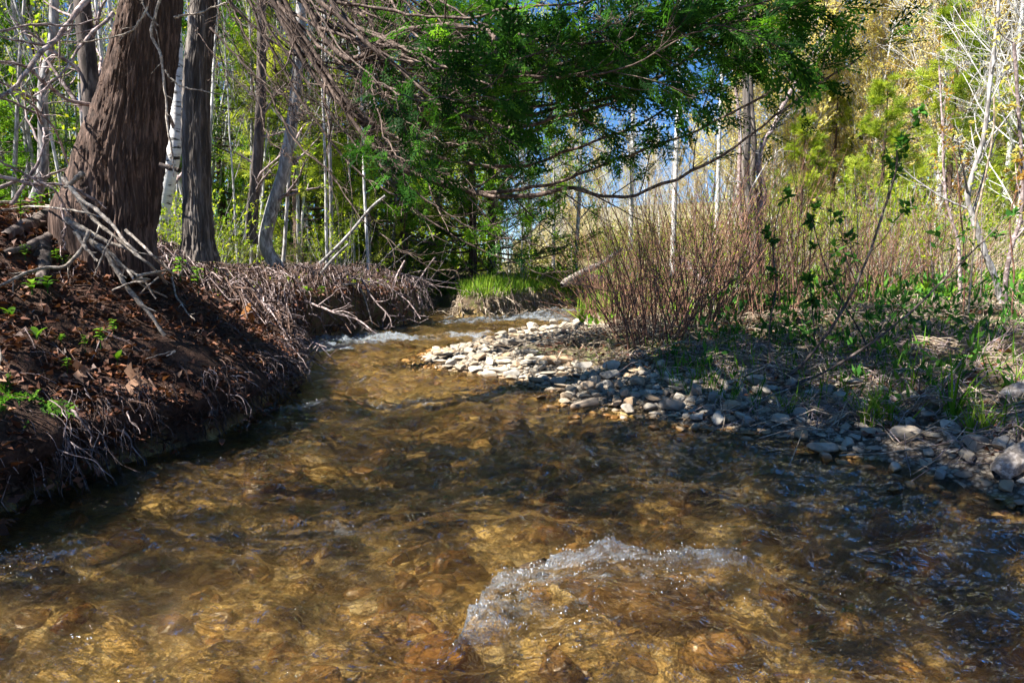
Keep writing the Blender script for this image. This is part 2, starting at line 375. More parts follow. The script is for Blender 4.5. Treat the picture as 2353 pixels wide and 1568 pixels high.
def height(x, y, full=False):
    x = np.asarray(x, float); y = np.asarray(y, float)
    d, pr, vx, vy = stream(x, y)
    wv = .05*fbm(x*2.1, y*2.1, 3)
    lip, wd, sl, pl, ov = [pr[..., i] for i in range(5)]
    dl = np.maximum(d, 0)
    zb = lip*ss(0, 1, dl/wd) + np.minimum(sl*np.maximum(dl-wd, 0), np.maximum(pl-lip, 0))
    far = ss(9, 22, y); hill = np.maximum(y-18, 0)*.09*ss(-3, 10, x) + np.maximum(np.abs(x)-12, 0)*.05
    zb = zb + hill
    md = np.hypot((x-TREE[0]+.05)/1.15, (y-TREE[1]-.15)/1.0); zb = zb + .14*np.exp(-(md/.75)**2)*ss(0, .7, dl)
    rough = (fbm(x*1.3+5, y*1.3, 4)*.05 + fbm(x*9, y*9, 3)*.016)*ss(0, .4, dl)*(1-.5*far)
    zb = zb+rough
    di = np.maximum(-d, 0)
    bar = 0
    zi = -.015 - .17*ss(0, .9, di) + fbm(x*2.2, y*2.2, 3)*.03*ss(0, .5, di) + (.5-np.abs(fbm(x*5.5, y*4.2+3, 3)))*.035*ss(.1, .6, di)
    # the rock under the foreground wave
    bx, by = BOUL[0], BOUL[1]; zi = zi + .10*np.exp(-(((x-bx)/.22)**2+((y-by)/.10)**2))
    z = np.where(d > 0, zb, zi)
    if full: return z, d, pr, vx, vy
    return z
BOUL = onz(1480, 1330)
def surf(x, y):
    """height of the ground sheet with its overhanging lip"""
    x = np.asarray(x, float); y = np.asarray(y, float); a, b = x, y
    for _ in range(3):
        z, d, pr, vx, vy = height(a, b, True); o = pr[..., 4]*ss(.06, .2, z)*(1-ss(.15, .9, d))*(d > -.05); a, b = x-vx*o, y-vy*o
    return height(a, b)
def hit(x, y, z0=None, tmax=40):
    """first ground point seen through a picture point"""
    a, b, c = ray(x, y); t = np.concatenate([np.arange(1, 12, .02), np.arange(12, tmax, .2)])
    X, Y, Z = a*t, b*t, CAMZ+c*t; g = np.maximum(surf(X, Y), 0.)
    k = np.argmax((Z < g) & (t > 1.4))
    if k == 0: k = np.argmin(np.where((t > 2) & (t < 9), Z-g, 9e9))       # grazes the crest
    return np.array([X[k], Y[k], g[k]])

# ------------------------------------------------------------------ ground sheet
def axis(parts):
    return np.concatenate([np.arange(a, b, s) for a, b, s in parts]+[[parts[-1][1]]])
xs = axis([(-90, -20, 2.5), (-20, -7, .4), (-7, -3.4, .07), (-3.4, 3.4, .019), (3.4, 7, .07), (7, 20, .4), (20, 90, 2.5)])
ys = axis([(-6, .6, .3), (.6, 5.6, .019), (5.6, 9.5, .035), (9.5, 15, .08), (15, 40, .5), (40, 140, 4)])
X, Y = np.meshgrid(xs, ys); Z, D, PR, VX, VY = height(X, Y, True)
ovh = PR[..., 4]*ss(.06, .2, Z)*(1-ss(.15, .9, D))*(D > -.05)*(1+.5*fbm(X*3, Y*3, 2))
X2 = X+VX*ovh; Y2 = Y+VY*ovh
nx, ny = len(xs), len(ys); I, J = np.meshgrid(np.arange(ny-1), np.arange(nx-1), indexing='ij'); b0 = (I*nx+J)
F = np.stack([b0, b0+1, b0+nx+1, b0+nx], -1).reshape(-1, 4)
lipa = PR[..., 0]
bed = (1-ss(-.02, .05, D + .03*fbm(X*8, Y*8, 2)))
isgr = ((PR[..., 2] > .06) & (PR[..., 2] < .14)).astype(float)
gravel = np.maximum(isgr*(1-ss(.5, 1.1, D+.25*fbm(X*2.5, Y*2.5, 3))), (lipa < .12)*(lipa > .05)*(1-ss(.15, .7, D+.2*fbm(X*3, Y*3, 3))))
grassy = np.where((X > 0) | (Y > 12), 1, 0)*ss(.2, .8, D)
grassy = np.maximum(grassy, ss(5.5, 9, Y)*.6)
gnd = obj('ground', mesh('ground', np.stack([X2, Y2, Z], -1), F, M['ground'], True, {'bed': bed, 'gravel': gravel, 'grassy': grassy}))
setp(gnd, 'dark soil banks, gravel bar and golden stream bed', None, None, 'structure')

# ------------------------------------------------------------------ water
wy = [.75]
while wy[-1] < 17: wy.append(wy[-1]*1.0048+.0012)
wy = np.array(wy); wu = np.linspace(-1, 1, 560)
wx0 = -1.05; U, WY = np.meshgrid(wu, wy)
hw = np.minimum(.95*WY+.6, 3.6) ; WX = U*hw
def flow_waves(x, y):
    wx = x+.12*fbm(x*1.7, y*1.7, 2); wyy = y+.12*fbm(x*1.7+9, y*1.7+4, 2)
    a = (fbm(wx*2.1, wyy*3.4, 2))*.034
    r = 1-np.abs(perlin(wx*4.3+3, wyy*8.5)); r2 = 1-np.abs(perlin(wx*9.7, wyy*15.5+7)); r3 = 1-np.abs(perlin(wx*21, wyy*34+2))
    return a + (r**3)*.017 + (r2**3)*.0085 + (r3**3)*.0055 - .012
WZ = flow_waves(WX, WY)*1.5*(.75+.25*ss(1, 3, WY))
FO = np.zeros_like(WZ)
dW = stream(WX, WY)[0]
calm = ss(-.0, .35, -dW)
WZ *= .35+.65*calm
# standing waves and rapids: (pic x, pic y, half width m, half depth m, height m, foam)
RAP = [(780, 780, 1.0, .42, .045, 1.2), (720, 800, .5, .3, .03, 1.0), (690, 860, .2, .15, .02, .8), (900, 755, .6, .3, .03, .5), (1180, 735, 1.0, .35, .045, 1.0), (1060, 742, .5, .3, .03, .7), (1240, 727, .5, .35, .04, 1.),
       (1080, 772, .35, .12, .02, .8), (1180, 708, .3, .4, .03, .9), (1290, 716, .4, .4, .03, .8), (668, 942, .22, .10, .03, .85), (590, 985, .16, .09, .02, .6), (700, 880, .15, .08, .02, .55),
       (845, 875, .16, .05, .025, .55), (1060, 895, .2, .06, .02, .65), (930, 935, .22, .09, .035, .55), (880, 915, .3, .06, .03, .3), (810, 1230, .10, .05, .04, .62), (735, 1225, .06, .03, .02, .6), (570, 1320, .08, .05, .02, .5),
       (1370, 895, .14, .05, .015, .5), (60, 1285, .22, .05, .015, .7), (560, 1450, .16, .05, .01, .35), (250, 1480, .2, .06, .01, .4), (1820, 1220, .12, .05, .025, .35), (1450, 1085, .2, .05, .02, .3), (390, 1050, .15, .06, .01, .4),
       (1320, 1120, .25, .07, .03, .15), (1880, 1290, .15, .06, .04, .2), (2050, 1200, .3, .08, .03, .1), (1150, 1060, .4, .12, .03, .2)]
for (px, py, hx, hy, hh, fo) in RAP:
    c = onz(px, py); e = np.exp(-(((WX-c[0])/hx)**2+((WY-c[1])/hy)**2))
    nz = .6+.9*fbm(WX*11, WY*14, 3)
    WZ += e*hh*nz; FO = np.maximum(FO, fo*np.exp(-(((WX-c[0])/hx)**4+((WY-c[1])/hy)**4)**1.0)*(.75+.5*fbm(WX*6, WY*14, 3)))
FO = np.where(WY > 5.5, np.minimum(FO*1.7, 1.3), FO)
# foreground boulder wave: arc crest, drop on the far side, broken water on the near side
arc = np.array([onz(*q) for q in ((1010, 1540), (1075, 1450), (1130, 1380), (1235, 1318), (1330, 1288), (1440, 1293), (1560, 1300), (1690, 1330), (1790, 1375))])[:, :2]
dist = np.full(WX.shape, 9.); side = np.zeros_like(WX); tt = np.zeros_like(WX)
for i in range(len(arc)-1):
    a, b = arc[i], arc[i+1]; e = b-a; t = np.clip(((WX-a[0])*e[0]+(WY-a[1])*e[1])/(e@e), 0, 1)
    dx, dy = WX-a[0]-t*e[0], WY-a[1]-t*e[1]; d = np.hypot(dx, dy); k = d < dist
    dist[k] = d[k]; side[k] = np.sign(e[0]*dy-e[1]*dx)[k]; tt[k] = (i+t[k])/(len(arc)-1)
sdw = dist*side                                   # positive = upstream (far) side
env = ss(0, .12, tt)*(1-ss(.8, 1, tt)*.7)
jag = .012*fbm(WX*14, WY*14, 3)
hc = onz(1430, 1420); WZ += .045*np.exp(-(((WX-hc[0])/.40)**2+((WY-hc[1])/.19)**2))
WZ += env*(np.where(sdw > 0, .016*np.exp(-((sdw)/.014)**2)-.026*np.exp(-((sdw-.07)/.06)**2), .034*np.exp(sdw/.20)))
WZ += env*np.where(sdw < 0.01, np.exp(-np.abs(sdw)/.22), 0)*(fbm(WX*13, WY*18, 4)*.013+np.abs(perlin(WX*34, WY*44))*.006)
FO = np.maximum(FO, env*np.where(sdw+jag < 0.004, np.exp(-np.abs(sdw)/.26)*1.0, 0)*(.92+.4*fbm(WX*5, WY*9, 2)))
nwx, nwy = len(wu), len(wy); I, J = np.meshgrid(np.arange(nwy-1), np.arange(nwx-1), indexing='ij'); b0 = I*nwx+J
FW = np.stack([b0, b0+1, b0+nwx+1, b0+nwx], -1).reshape(-1, 4)
keep = (dW.ravel()[FW] < .35).any(1); FW = FW[keep]
used = np.unique(FW); mp = np.zeros(WX.size, np.int64); mp[used] = np.arange(len(used))
VW = np.stack([WX, WY, WZ], -1).reshape(-1, 3)[used]
wat = obj('water', mesh('water', VW, mp[FW], M['water'], True, {'foam': FO.ravel()[used], 'riffle': calm.ravel()[used]}))
setp(wat, 'clear amber stream water with ripples and white foam', None, None, 'structure')
# bubbles and droplets on the broken water, plus beads added as sun glints
fo = FO.ravel(); cand = np.where((fo > .33) & (WY.ravel() < 6))[0]; wgt = (fo[cand]-.25)*WY.ravel()[cand]**2; wgt /= wgt.sum()
pick = rng.choice(cand, 2200, p=wgt); glint_pick = rng.choice(np.where((dW.ravel() < -.08) & (WY.ravel() < 3.4) & (fbm(WX*2.2, WY*5, 3).ravel() > .35))[0], 1700)  # second pick: beads added on open water in place of glints
pick = np.concatenate([pick, glint_pick]); C0 = np.stack([WX, WY, WZ], -1).reshape(-1, 3)[pick]+rnd(len(pick), .004); C0[:, 2] += np.abs(rng.normal(0, .006, len(pick)))*(fo[pick] > .3)
rad = rng.uniform(.0008, .0024, len(pick))*(.8+C0[:, 1]*.15)
oc = np.array([[1, 0, 0], [0, 1, 0], [-1, 0, 0], [0, -1, 0]])*.9
lat = []; 
for zz, rr in ((-1, .25), (-.5, .87), (.3, .95), (.8, .6), (1, .15)): lat += [[rr*math.cos(a), rr*math.sin(a), zz] for a in np.arange(6)*math.pi/3]
lat = np.array(lat); lf = np.array([[r*6+k, r*6+(k+1) % 6, (r+1)*6+(k+1) % 6, (r+1)*6+k] for r in range(4) for k in range(6)])
BV = C0[:, None, :]+lat[None]*rad[:, None, None]; BF = (lf[None]+(np.arange(len(C0))*30)[:, None, None]).reshape(-1, 4)
spr = obj('spray', mesh('spray', BV, BF, M['spray'], True)); setp(spr, 'bubbles and droplets on the broken water, with added beads for sun glints', None, None, 'stuff')

# ------------------------------------------------------------------ stones
def ico():
    t = (1+5**.5)/2
    v = [(-1, t, 0), (1, t, 0), (-1, -t, 0), (1, -t, 0), (0, -1, t), (0, 1, t), (0, -1, -t), (0, 1, -t), (t, 0, -1), (t, 0, 1), (-t, 0, -1), (-t, 0, 1)]
    f = [(0, 11, 5), (0, 5, 1), (0, 1, 7), (0, 7, 10), (0, 10, 11), (1, 5, 9), (5, 11, 4), (11, 10, 2), (10, 7, 6), (7, 1, 8), (3, 9, 4), (3, 4, 2), (3, 2, 6), (3, 6, 8), (3, 8, 9), (4, 9, 5), (2, 4, 11), (6, 2, 10), (8, 6, 7), (9, 8, 1)]
    return [np.array(p)/np.linalg.norm(p) for p in v], f
def icosphere(sub):
    v, f = ico()
    for _ in range(sub):
        c = {}; nf = []
        def mid(a, b):
            k = (min(a, b), max(a, b))
            if k not in c: p = v[a]+v[b]; v.append(p/np.linalg.norm(p)); c[k] = len(v)-1
            return c[k]
        for a, b, d in f:
            x, y, z = mid(a, b), mid(b, d), mid(d, a); nf += [(a, x, z), (b, y, x), (d, z, y), (x, y, z)]
        f = nf
    return np.array(v), np.array(f)
def stone_shape(seed, sub=3, cuts=9, flat=.55, square=0.):
    r = np.random.default_rng(seed); v, f = icosphere(sub); v = v.copy()
    if square: v = np.sign(v)*np.abs(v)**(1-square); v /= np.abs(v).max()
    for _ in range(cuts):
        n = r.normal(0, 1, 3); n /= np.linalg.norm(n); h = r.uniform(.42, .8); d = v@n
        v -= np.maximum(d-h, 0)[:, None]*n*.97
    v += (perlin(v[:, 0]*1.7+seed, v[:, 1]*1.7+v[:, 2]*1.3)*.10+perlin(v[:, 0]*5+seed, v[:, 1]*5-v[:, 2]*4)*.035)[:, None]*v
    v *= np.array([1, r.uniform(.6, .85), flat*r.uniform(.75, 1.2)]); return v, f
SHP = [stone_shape(s, 3, [12, 9, 14, 12, 10, 8, 14, 12][s], [.42, .5, .3, .5, .36, .7, .24, .42][s]) for s in range(8)]
SME = [mesh('stone', v*.5, f, M['stone'], True, {'tint': np.zeros(len(v))}) for v, f in SHP]
BLK = [mesh('slab', stone_shape(40+s, 3, 3, .55, .62)[0]*.5, icosphere(3)[1], M['stone'], False, {'tint': np.full(642, .0)}) for s in range(3)]
def add_stone(me, p, size, rz, tilt=(0, 0), sink=.3, name='stone', label=None, group=None, sc=(1, 1, 1)):
    o = bpy.data.objects.new(name, me); COL.objects.link(o)
    o.scale = (size*sc[0], size*sc[1], size*sc[2]); o.rotation_euler = (tilt[0], tilt[1], rz)
    hz = size*sc[2]*.27
    o.location = (p[0], p[1], p[2]+hz*(1-2*sink)); setp(o, label, 'stone', group)
    return o
placed = []
# the stones that stand out (pic x, pic y of the foot, width px, shape, rz, tilt, label, scale)
HERO = [(1283, 838, 78, 'b0', .12, (.25, 0), 'long grey rectangular block standing in the middle of the gravel bar', (1, .45, .62)),
        (1173, 792, 66, 's0', .1, (0, 0), 'large flat pale boulder at the sunlit far end of the gravel bar', (1, .8, .7)),
        (1144, 854, 52, 'b1', -.08, (.1, 0), 'flat pale blue grey slab at the edge of the stream in front of the gravel bar', (1, .7, .42)),
        (1344, 936, 80, 'b2', .62, (0, -.1), 'long narrow stone bar lying diagonally in the shallow water', (1, .32, .42)),
        (1005, 820, 30, 's5', .3, (0, 0), 'pale round stone nearest the stream at the tip of the bar', (1, 1, 1)),
        (1420, 893, 42, 's3', 1.2, (.3, .2), 'triangular tan stone pointing upwards on the shaded gravel', (1, .9, 1.5)),
        (1125, 836, 38, 's1', 2.2, (0, -.35), 'tilted cream cobble leaning on a neighbour at the sunlit tip', (1, .8, .9)),
        (1162, 836, 46, 's0', 2.8, (.1, .1), 'rounded grey brown cobble right of the leaning cream one', (1, .9, .9)),
        (1400, 848, 50, 's4', .5, (0, .12), 'large dark grey oval stone under the twiggy shrub', (1, .7, .7)),
        (1262, 862, 50, 's6', 0, (0, 0), 'thin flat dark stone just in front of the rectangular block', (1, .6, .9)),
        (1225, 764, 30, 's5', .7, (0, 0), 'orange brown round stone on top of the farthest gravel', (1, 1, 1)),
        (1057, 784, 20, 's3', .2, (0, 0), 'small orange stone poking out of the white riffle', (1, .9, 1.2)),
        (1094, 793, 28, 's1', .2, (0, 0), 'wet orange stone at the edge of the far riffle', (1, .7, .8)),
        (1679, 950, 60, 's5', .2, (0, 0), 'big rounded grey boulder on the shaded right bank', (1, .85, 1.0)),
        (1887, 1040, 80, 's1', .1, (.05, 0), 'broad wet boulder at the waterline below the right bank', (1, .75, .9)),
        (1918, 968, 92, 'b1', .55, (0, -.25), 'long pale slab leaning up the right bank', (1, .35, .3)),
        (1937, 995, 56, 's0', .9, (0, -.3), 'smooth pale cobble below the leaning slab', (1, .7, .8)),
        (1848, 943, 46, 's2', -.4, (0, .2), 'flat pale cobble left of the grass tuft', (1, .6, 1)),
        (1646, 880, 38, 's5', 1.4, (0, 0), 'round tan cobble among the gravel under the shrub', (1, .8, 1)),
        (2157, 938, 56, 's1', .2, (0, .1), 'white topped flat stone half buried in the right bank soil', (1, .6, .7)),
        (2184, 1022, 30, 's5', 1.9, (.2, .2), 'small blue white stone on bare soil at the right', (1, .8, 1.1)),
        (2211, 1096, 56, 's1', .4, (0, 0), 'smooth tan stone at the waterline near the right frame edge', (1, .8, .8)),
        (2311, 1138, 62, 's4', .8, (0, -.3), 'mottled angular rock leaning at the lower right waterline', (1, .7, 1.1)),
        (2344, 1162, 44, 's3', .2, (0, 0), 'orange tinged rock in the lower right corner of the bank', (1, .8, .9)),
        (1716, 1000, 46, 's0', .1, (0, 0), 'orange wet cobble at the waterline below the big boulder', (1, .7, .6)),
        (1962, 890, 70, 's6', .3, (0, .1), 'wide weathered slab half hidden behind the grass tuft', (1, .7, 1.5)),
        (1478, 862, 30, 's3', .3, (0, 0), 'dark pointed stone at the foot of the shrub', (1, .8, 1.2))]
for (px, py, wpx, sh, rz, tl, lab, sc) in HERO:
    p = hit(px, py); size = wpx*p[1]/FPX*1.02
    me = BLK[int(sh[1])] if sh[0] == 'b' else SME[int(sh[1])]
    o = add_stone(me, p, size, rz, tl, .22, 'slab' if sh[0] == 'b' else 'stone', lab, None, sc); placed.append((p[0], p[1], size*.38))
# the rest of the gravel bar
N = 60000; gx = rng.uniform(-1.2, 3.2, N); gy = rng.uniform(1.9, 9.4, N)
gzv, gd, gp, _, _ = height(gx, gy, True)
upx = gx/gy*FPX+1176
isg = (gp[:, 2] > .06) & (gp[:, 2] < .14); isr = (gp[:, 0] > .05) & (gp[:, 0] < .13) & ~isg
dmax = np.where(isg, .95+.25*np.sin(gy*2.1), .5)
bandok = (gd > -.26) & (gd < dmax) & (isg | isr) & (gx > -1.2)
prob = np.where(gd < -.14, .16, np.where(gd < 0, .5, np.where(isg, 1-.55*np.clip(gd, 0, 1), .65-.6*np.clip(gd, 0, 1))))
k = bandok & (rng.random(N) < prob); gx, gy, gzv, gd = gx[k], gy[k], gzv[k], gd[k]
sz = np.clip(rng.lognormal(-3.4, .62, len(gx)), .014, .16)*(.75+.06*gy)
sz[gd < -.02] = np.minimum(sz[gd < -.02], .085)
od = np.argsort(-sz); gx, gy, gzv, gd, sz = gx[od], gy[od], gzv[od], gd[od], sz[od]
cell = {}; keepi = []
for (a, b, r) in placed: cell.setdefault((int(a//.15), int(b//.15)), []).append((a, b, r))
for i in range(len(gx)):
    r = sz[i]*.36; ci, cj = int(gx[i]//.15), int(gy[i]//.15); ok = True
    for u in (-1, 0, 1):
        for v in (-1, 0, 1):
            for (a, b, rr) in cell.get((ci+u, cj+v), ()):
                if (a-gx[i])**2+(b-gy[i])**2 < (r+rr)**2*.72: ok = False; break
            if not ok: break
        if not ok: break
    if ok: keepi.append(i); cell.setdefault((ci, cj), []).append((gx[i], gy[i], r))
    if len(keepi) > 7000: break
ki = np.array(keepi); vis = sz[ki]/gy[ki]*(np.abs(gx[ki]/gy[ki]) < .76); od = np.argsort(-vis); big = ki[od[:265]]; rest = ki[od[265:]]
for i in big:
    t = rng.normal(0, .16, 2); px = gx[i]/gy[i]*FPX+1176
    sunny = gy[i] > 5.2; wet = gd[i] < .02
    if px > 2050: lab, grp = 'stone scattered along the shaded waterline at the lower right', 'stones along the lower right waterline'
    elif wet and sunny: lab, grp = 'wet orange brown stone lapped by the stream at the far gravel', 'wet stones at the far gravel edge'
    elif wet: lab, grp = 'wet brown cobble lying in the shaded shallows by the gravel', 'wet cobbles in the shaded shallows'
    elif sunny: lab, grp = 'pale sunlit cobble on the far part of the gravel bar', 'sunlit cobbles on the gravel bar'
    elif px < 1640: lab, grp = 'grey shaded cobble on the near middle of the gravel bar', 'shaded cobbles on the gravel bar'
    else: lab, grp = 'grey cobble in the shade between big boulder and grass tuft', 'shaded cobbles at the right of the gravel bar'
    add_stone(SME[int(rng.integers(0, 8))], (gx[i], gy[i], gzv[i]), sz[i], rng.uniform(0, 6.28), t, .2 if gd[i] > 0 else .1, 'cobble', lab, grp, (1, rng.uniform(.7, 1), rng.uniform(.8, 1.25)))
def scatter_stones(name, x, y, z, s, lab, seedshift=0, sub=2):
    V = []; F = []; T = []; n = 0
    shp = [stone_shape(90+q+seedshift, sub, 7, [.5, .65, .4, .55][q]) for q in range(4)]
    for i in range(len(x)):
        v, f = shp[i % 4]; a = rng.uniform(0, 6.28); c, s_ = math.cos(a), math.sin(a)
        w_ = v*np.array([.5, .5*rng.uniform(.75, 1.1), .5*rng.uniform(.8, 1.2)])*s[i]; w_ = np.stack([w_[:, 0]*c-w_[:, 1]*s_, w_[:, 0]*s_+w_[:, 1]*c, w_[:, 2]], 1)
        V.append(w_+np.array([x[i], y[i], z[i]+.06*s[i]])); F.append(f+n); n += len(v); T.append(np.full(len(v), rng.random()))
    o = obj(name, mesh(name, np.concatenate(V), np.concatenate(F), M['stone'], True, {'tint': np.concatenate(T)})); setp(o, lab, None, None, 'stuff')
rest = rest[:6000]
scatter_stones('pebbles', gx[rest], gy[rest], gzv[rest], sz[rest], 'small pale pebbles filling the gravel bar')
# stones under water
N = 1500; bx = rng.uniform(-2, 2.2, N); by = 1.0+8.5*rng.random(N)**1.3; bz, bd, _, _, _ = height(bx, by, True)
k = (bd < -.12); bx, by, bz = bx[k], by[k], bz[k]; bs = np.clip(rng.lognormal(-2.35, .5, len(bx)), .04, .28)
bs = np.minimum(bs, np.maximum(-bz, .02)/.36)
scatter_stones('submerged_stones', bx, by, bz-.01, bs, 'rounded amber stones on the stream bed under the water', 10, 3)
hb = height(*BOUL[:2])
o = obj('submerged_boulder', SME[1]); o.location = (BOUL[0]-.03, BOUL[1]+.02, -.055); o.scale = (.42, .30, .26); setp(o, 'brown boulder under the foreground wave', 'boulder')
p_ = onz(1240, 1290); me_ = SME[3].copy(); me_.materials[0] = bark_mat('wet_rock', (.035, .022, .014), (.14, .085, .04), (14, 14, 14)); o = obj('submerged_boulder', me_); o.location = (p_[0], p_[1]+.03, -.03); o.scale = (.15, .11, .12); o.rotation_euler = (0, 0, .6); setp(o, 'dark wet rock just left of the foreground wave crest', 'boulder')

exec_rest = True
# ------------------------------------------------------------------ tree prototypes
def spray_tpl(n=9, seed=0, twice=True):
    """flat cedar spray, length 1, in the xy plane, pointing +x: list of diamonds as (base, dir, len, width)"""
    r = np.random.default_rng(seed); q = [((0, 0), 0, 1.0, .035)]
    for i in range(n):
        t = .12+.82*i/n; s = 1 if i % 2 else -1; a = s*r.uniform(.6, .85); L = .42*(1-t*.55)*r.uniform(.8, 1.15)
        q.append(((t, 0), a, L, .055))
        if twice:
            for j in range(3):
                tt = .35+.25*j; s2 = 1 if j % 2 else -1; bx, by = t+math.cos(a)*L*tt, math.sin(a)*L*tt
                q.append(((bx, by), a+s2*.6, L*.42*(1-.5*tt)+.03, .045))
    B = np.array([(b[0], b[1], -.10*b[0]**2) for b, _, _, _ in q]); A = np.array([a for _, a, _, _ in q]); L = np.array([l for _, _, l, _ in q]); W = np.array([w_ for _, _, _, w_ in q])
    return B, A, L, W
TPL = [spray_tpl(9, s) for s in range(4)]; TPS = [spray_tpl(6, s, False) for s in range(4)]
def sprays(acc, C, D, N, S, tpl=TPL, wide=1.0, tint=None):
    D = unit(D); Y_ = unit(np.cross(N, D)); N = np.cross(D, Y_); g = rng.integers(0, len(tpl), len(C))
    if tint is None: tint = rng.random(len(C))
    for q in range(len(tpl)):
        k = g == q
        if not k.any(): continue
        B, A, L, W = tpl[q]; c, d, y, n, s, t = C[k], D[k], Y_[k], N[k], np.broadcast_to(S, (len(C),))[k], tint[k]
        m = len(c)
        tr = lambda P: c[:, None]+s[:, None, None]*(P[:, 0][None, :, None]*d[:, None]+P[:, 1][None, :, None]*y[:, None]+P[:, 2][None, :, None]*n[:, None])
        base = tr(B); dv = np.cos(A)[None, :, None]*d[:, None]+np.sin(A)[None, :, None]*y[:, None]-.12*n[:, None]; nv = np.broadcast_to(n[:, None], dv.shape)
        tt = np.clip(t[:, None]+.25*(L/L.max())[None]*0+rng.normal(0, .08, (m, len(A))), 0, 1)
        leaves(acc, base.reshape(-1, 3), dv.reshape(-1, 3), nv.reshape(-1, 3), (s[:, None]*L[None]).ravel(), (s[:, None]*W[None]*wide).ravel(), tt.ravel(), .1)
def trunkline(H, lean=(0, 0), wob=.02, n=14, bend=0.):
    z = np.linspace(0, 1, n); w_ = np.cumsum(rng.normal(0, wob*H/n**.5, (n, 2)), 0)*z[:, None]
    return np.stack([lean[0]*z*H+w_[:, 0]+bend*np.sin(z*3)*H, lean[1]*z*H+w_[:, 1], z*H-.1], 1)[None]
def proto(name, trunk, bark, parts):
    r = empty(name, (0, 0, -50)); obj('trunk', trunk, r)
    for nm, me in parts: obj(nm, me, r)
    return r
def decid(name, H, r0, kb, k2, k3, leafmat, nleaf, ls, bark, twigbark, t0=.25, ang=.75, up=.5, lean=(0, 0), L=.3, sides=7, wob=.02, tw=.0028):
    P = trunkline(H, lean, wob); R = (r0*np.linspace(1, .12, P.shape[1])**.8)[None]; R[0, 0] *= 1.35
    a = Acc(); tubes(a, P, R, sides); 
    B1, R1 = grow(P, R, kb, t0, .98, ang, L, up, .10, 7, .42)
    B2, R2 = grow(B1, R1, k2, .15, 1, .7, .5, up*.6, .13, 5, .6)
    B3, R3 = grow(B2, R2, k3, .1, 1, .6, .6, up*.4, .14, 4, .7)
    b = Acc(); tubes(b, B1, np.maximum(R1, tw*1.6), 4); tubes(b, B2, np.maximum(R2, tw), 3); tubes(b, B3, np.maximum(R3, tw*.75), 3)
    parts = [('branches', b.build('branches', twigbark))]
    if nleaf:
        c = Acc(); C, T = along(np.concatenate([B3]), nleaf, .2, 1.02); m = len(C)
        leaves(c, C+rnd(m, .02), T*.6+rnd(m, .6)+np.array([0, 0, -.1]), rnd(m, .6)+np.array([0, 0, 1]), ls*rng.uniform(.5, 1.3, m), ls*.7*rng.uniform(.6, 1.2, m)); parts.append(('leaves', c.build('leaves', leafmat)))
    return proto(name, a.build('trunk', bark, True), bark, parts)
def cedar(name, H, r0, leafmat, W=.28, t0=.06, k=46, size=.22, nsp=7, dens=2, bark='cedar_bark', wide=1.5):
    P = trunkline(H, (0, 0), .006); R = (r0*np.linspace(1, .1, P.shape[1]))[None]; a = Acc(); tubes(a, P, R, 8)
    k1 = k; t = t0+(1-t0)*(np.arange(k1)+rng.random(k1))/k1; ln = W*H*(1-t)**.75*rng.uniform(.75, 1.2, k1)+.15
    ph = rng.uniform(0, 6.28, k1); base = np.stack([np.interp(t, np.linspace(0, 1, P.shape[1]), P[0, :, i]) for i in range(3)], 1)
    u = np.linspace(0, 1, 7)[None, :, None]; dr = np.stack([np.cos(ph), np.sin(ph), 0*ph], 1)[:, None]
    B1 = base[:, None]+dr*u*ln[:, None, None]+np.array([0, 0, 1.])*(ln[:, None, None]*(-.22*u+.42*u**2)); B1 = B1+rng.normal(0, .02, B1.shape)*u
    R1 = np.maximum(.016*(1-t)[:, None]+.004, .004)*np.linspace(1, .3, 7)[None]*H/6
    B2, R2 = grow(B1, R1, nsp, .2, 1, .65, .38, -.05, .08, 5, .6)
    b = Acc(); tubes(b, B1, R1, 4); tubes(b, B2, np.maximum(R2, .003), 3)
    c = Acc(); C, T = along(np.concatenate([B2]), dens*4, .15, 1.05); m = len(C); C1, T1 = along(B1, 10, .35, 1.0); C = np.concatenate([C, C1]); T = np.concatenate([T, T1]); m = len(C)
    cl = np.clip(.5+.5*perlin(C[:, 0]*1.6+H, C[:, 2]*1.6+C[:, 1])+rng.normal(0, .15, m), 0, 1)
    sprays(c, C, T+rnd(m, .35)+np.array([0, 0, .12]), rnd(m, .5)+np.array([0, 0, .8]), size*rng.uniform(.7, 1.35, m), TPS, wide, cl)
    return proto(name, a.build('trunk', M[bark], True), None, [('branches', b.build('branches', M['limb_bark'])), ('foliage', c.build('foliage', leafmat))])
used_proto = set()
def put(root, x, y, rz=0, s=1.0, label=None, group=None, z=None, tilt=(0, 0), cat='tree', sz=None, name=None):
    if z is None: z = float(height(x, y))-.03
    if root.name not in used_proto: r = root; used_proto.add(root.name); chs = []
    else:
        r = root.copy(); COL.objects.link(r)
        for ch in root.children:
            c = ch.copy(); COL.objects.link(c); c.parent = r
    r.location = (x, y, z); r.rotation_euler = (tilt[0], tilt[1], rz); r.scale = (s, s, sz if sz else s)
    setp(r, label, cat, group)
    return r
def xat(px, Y): return (px-1176)/FPX*Y*1.0

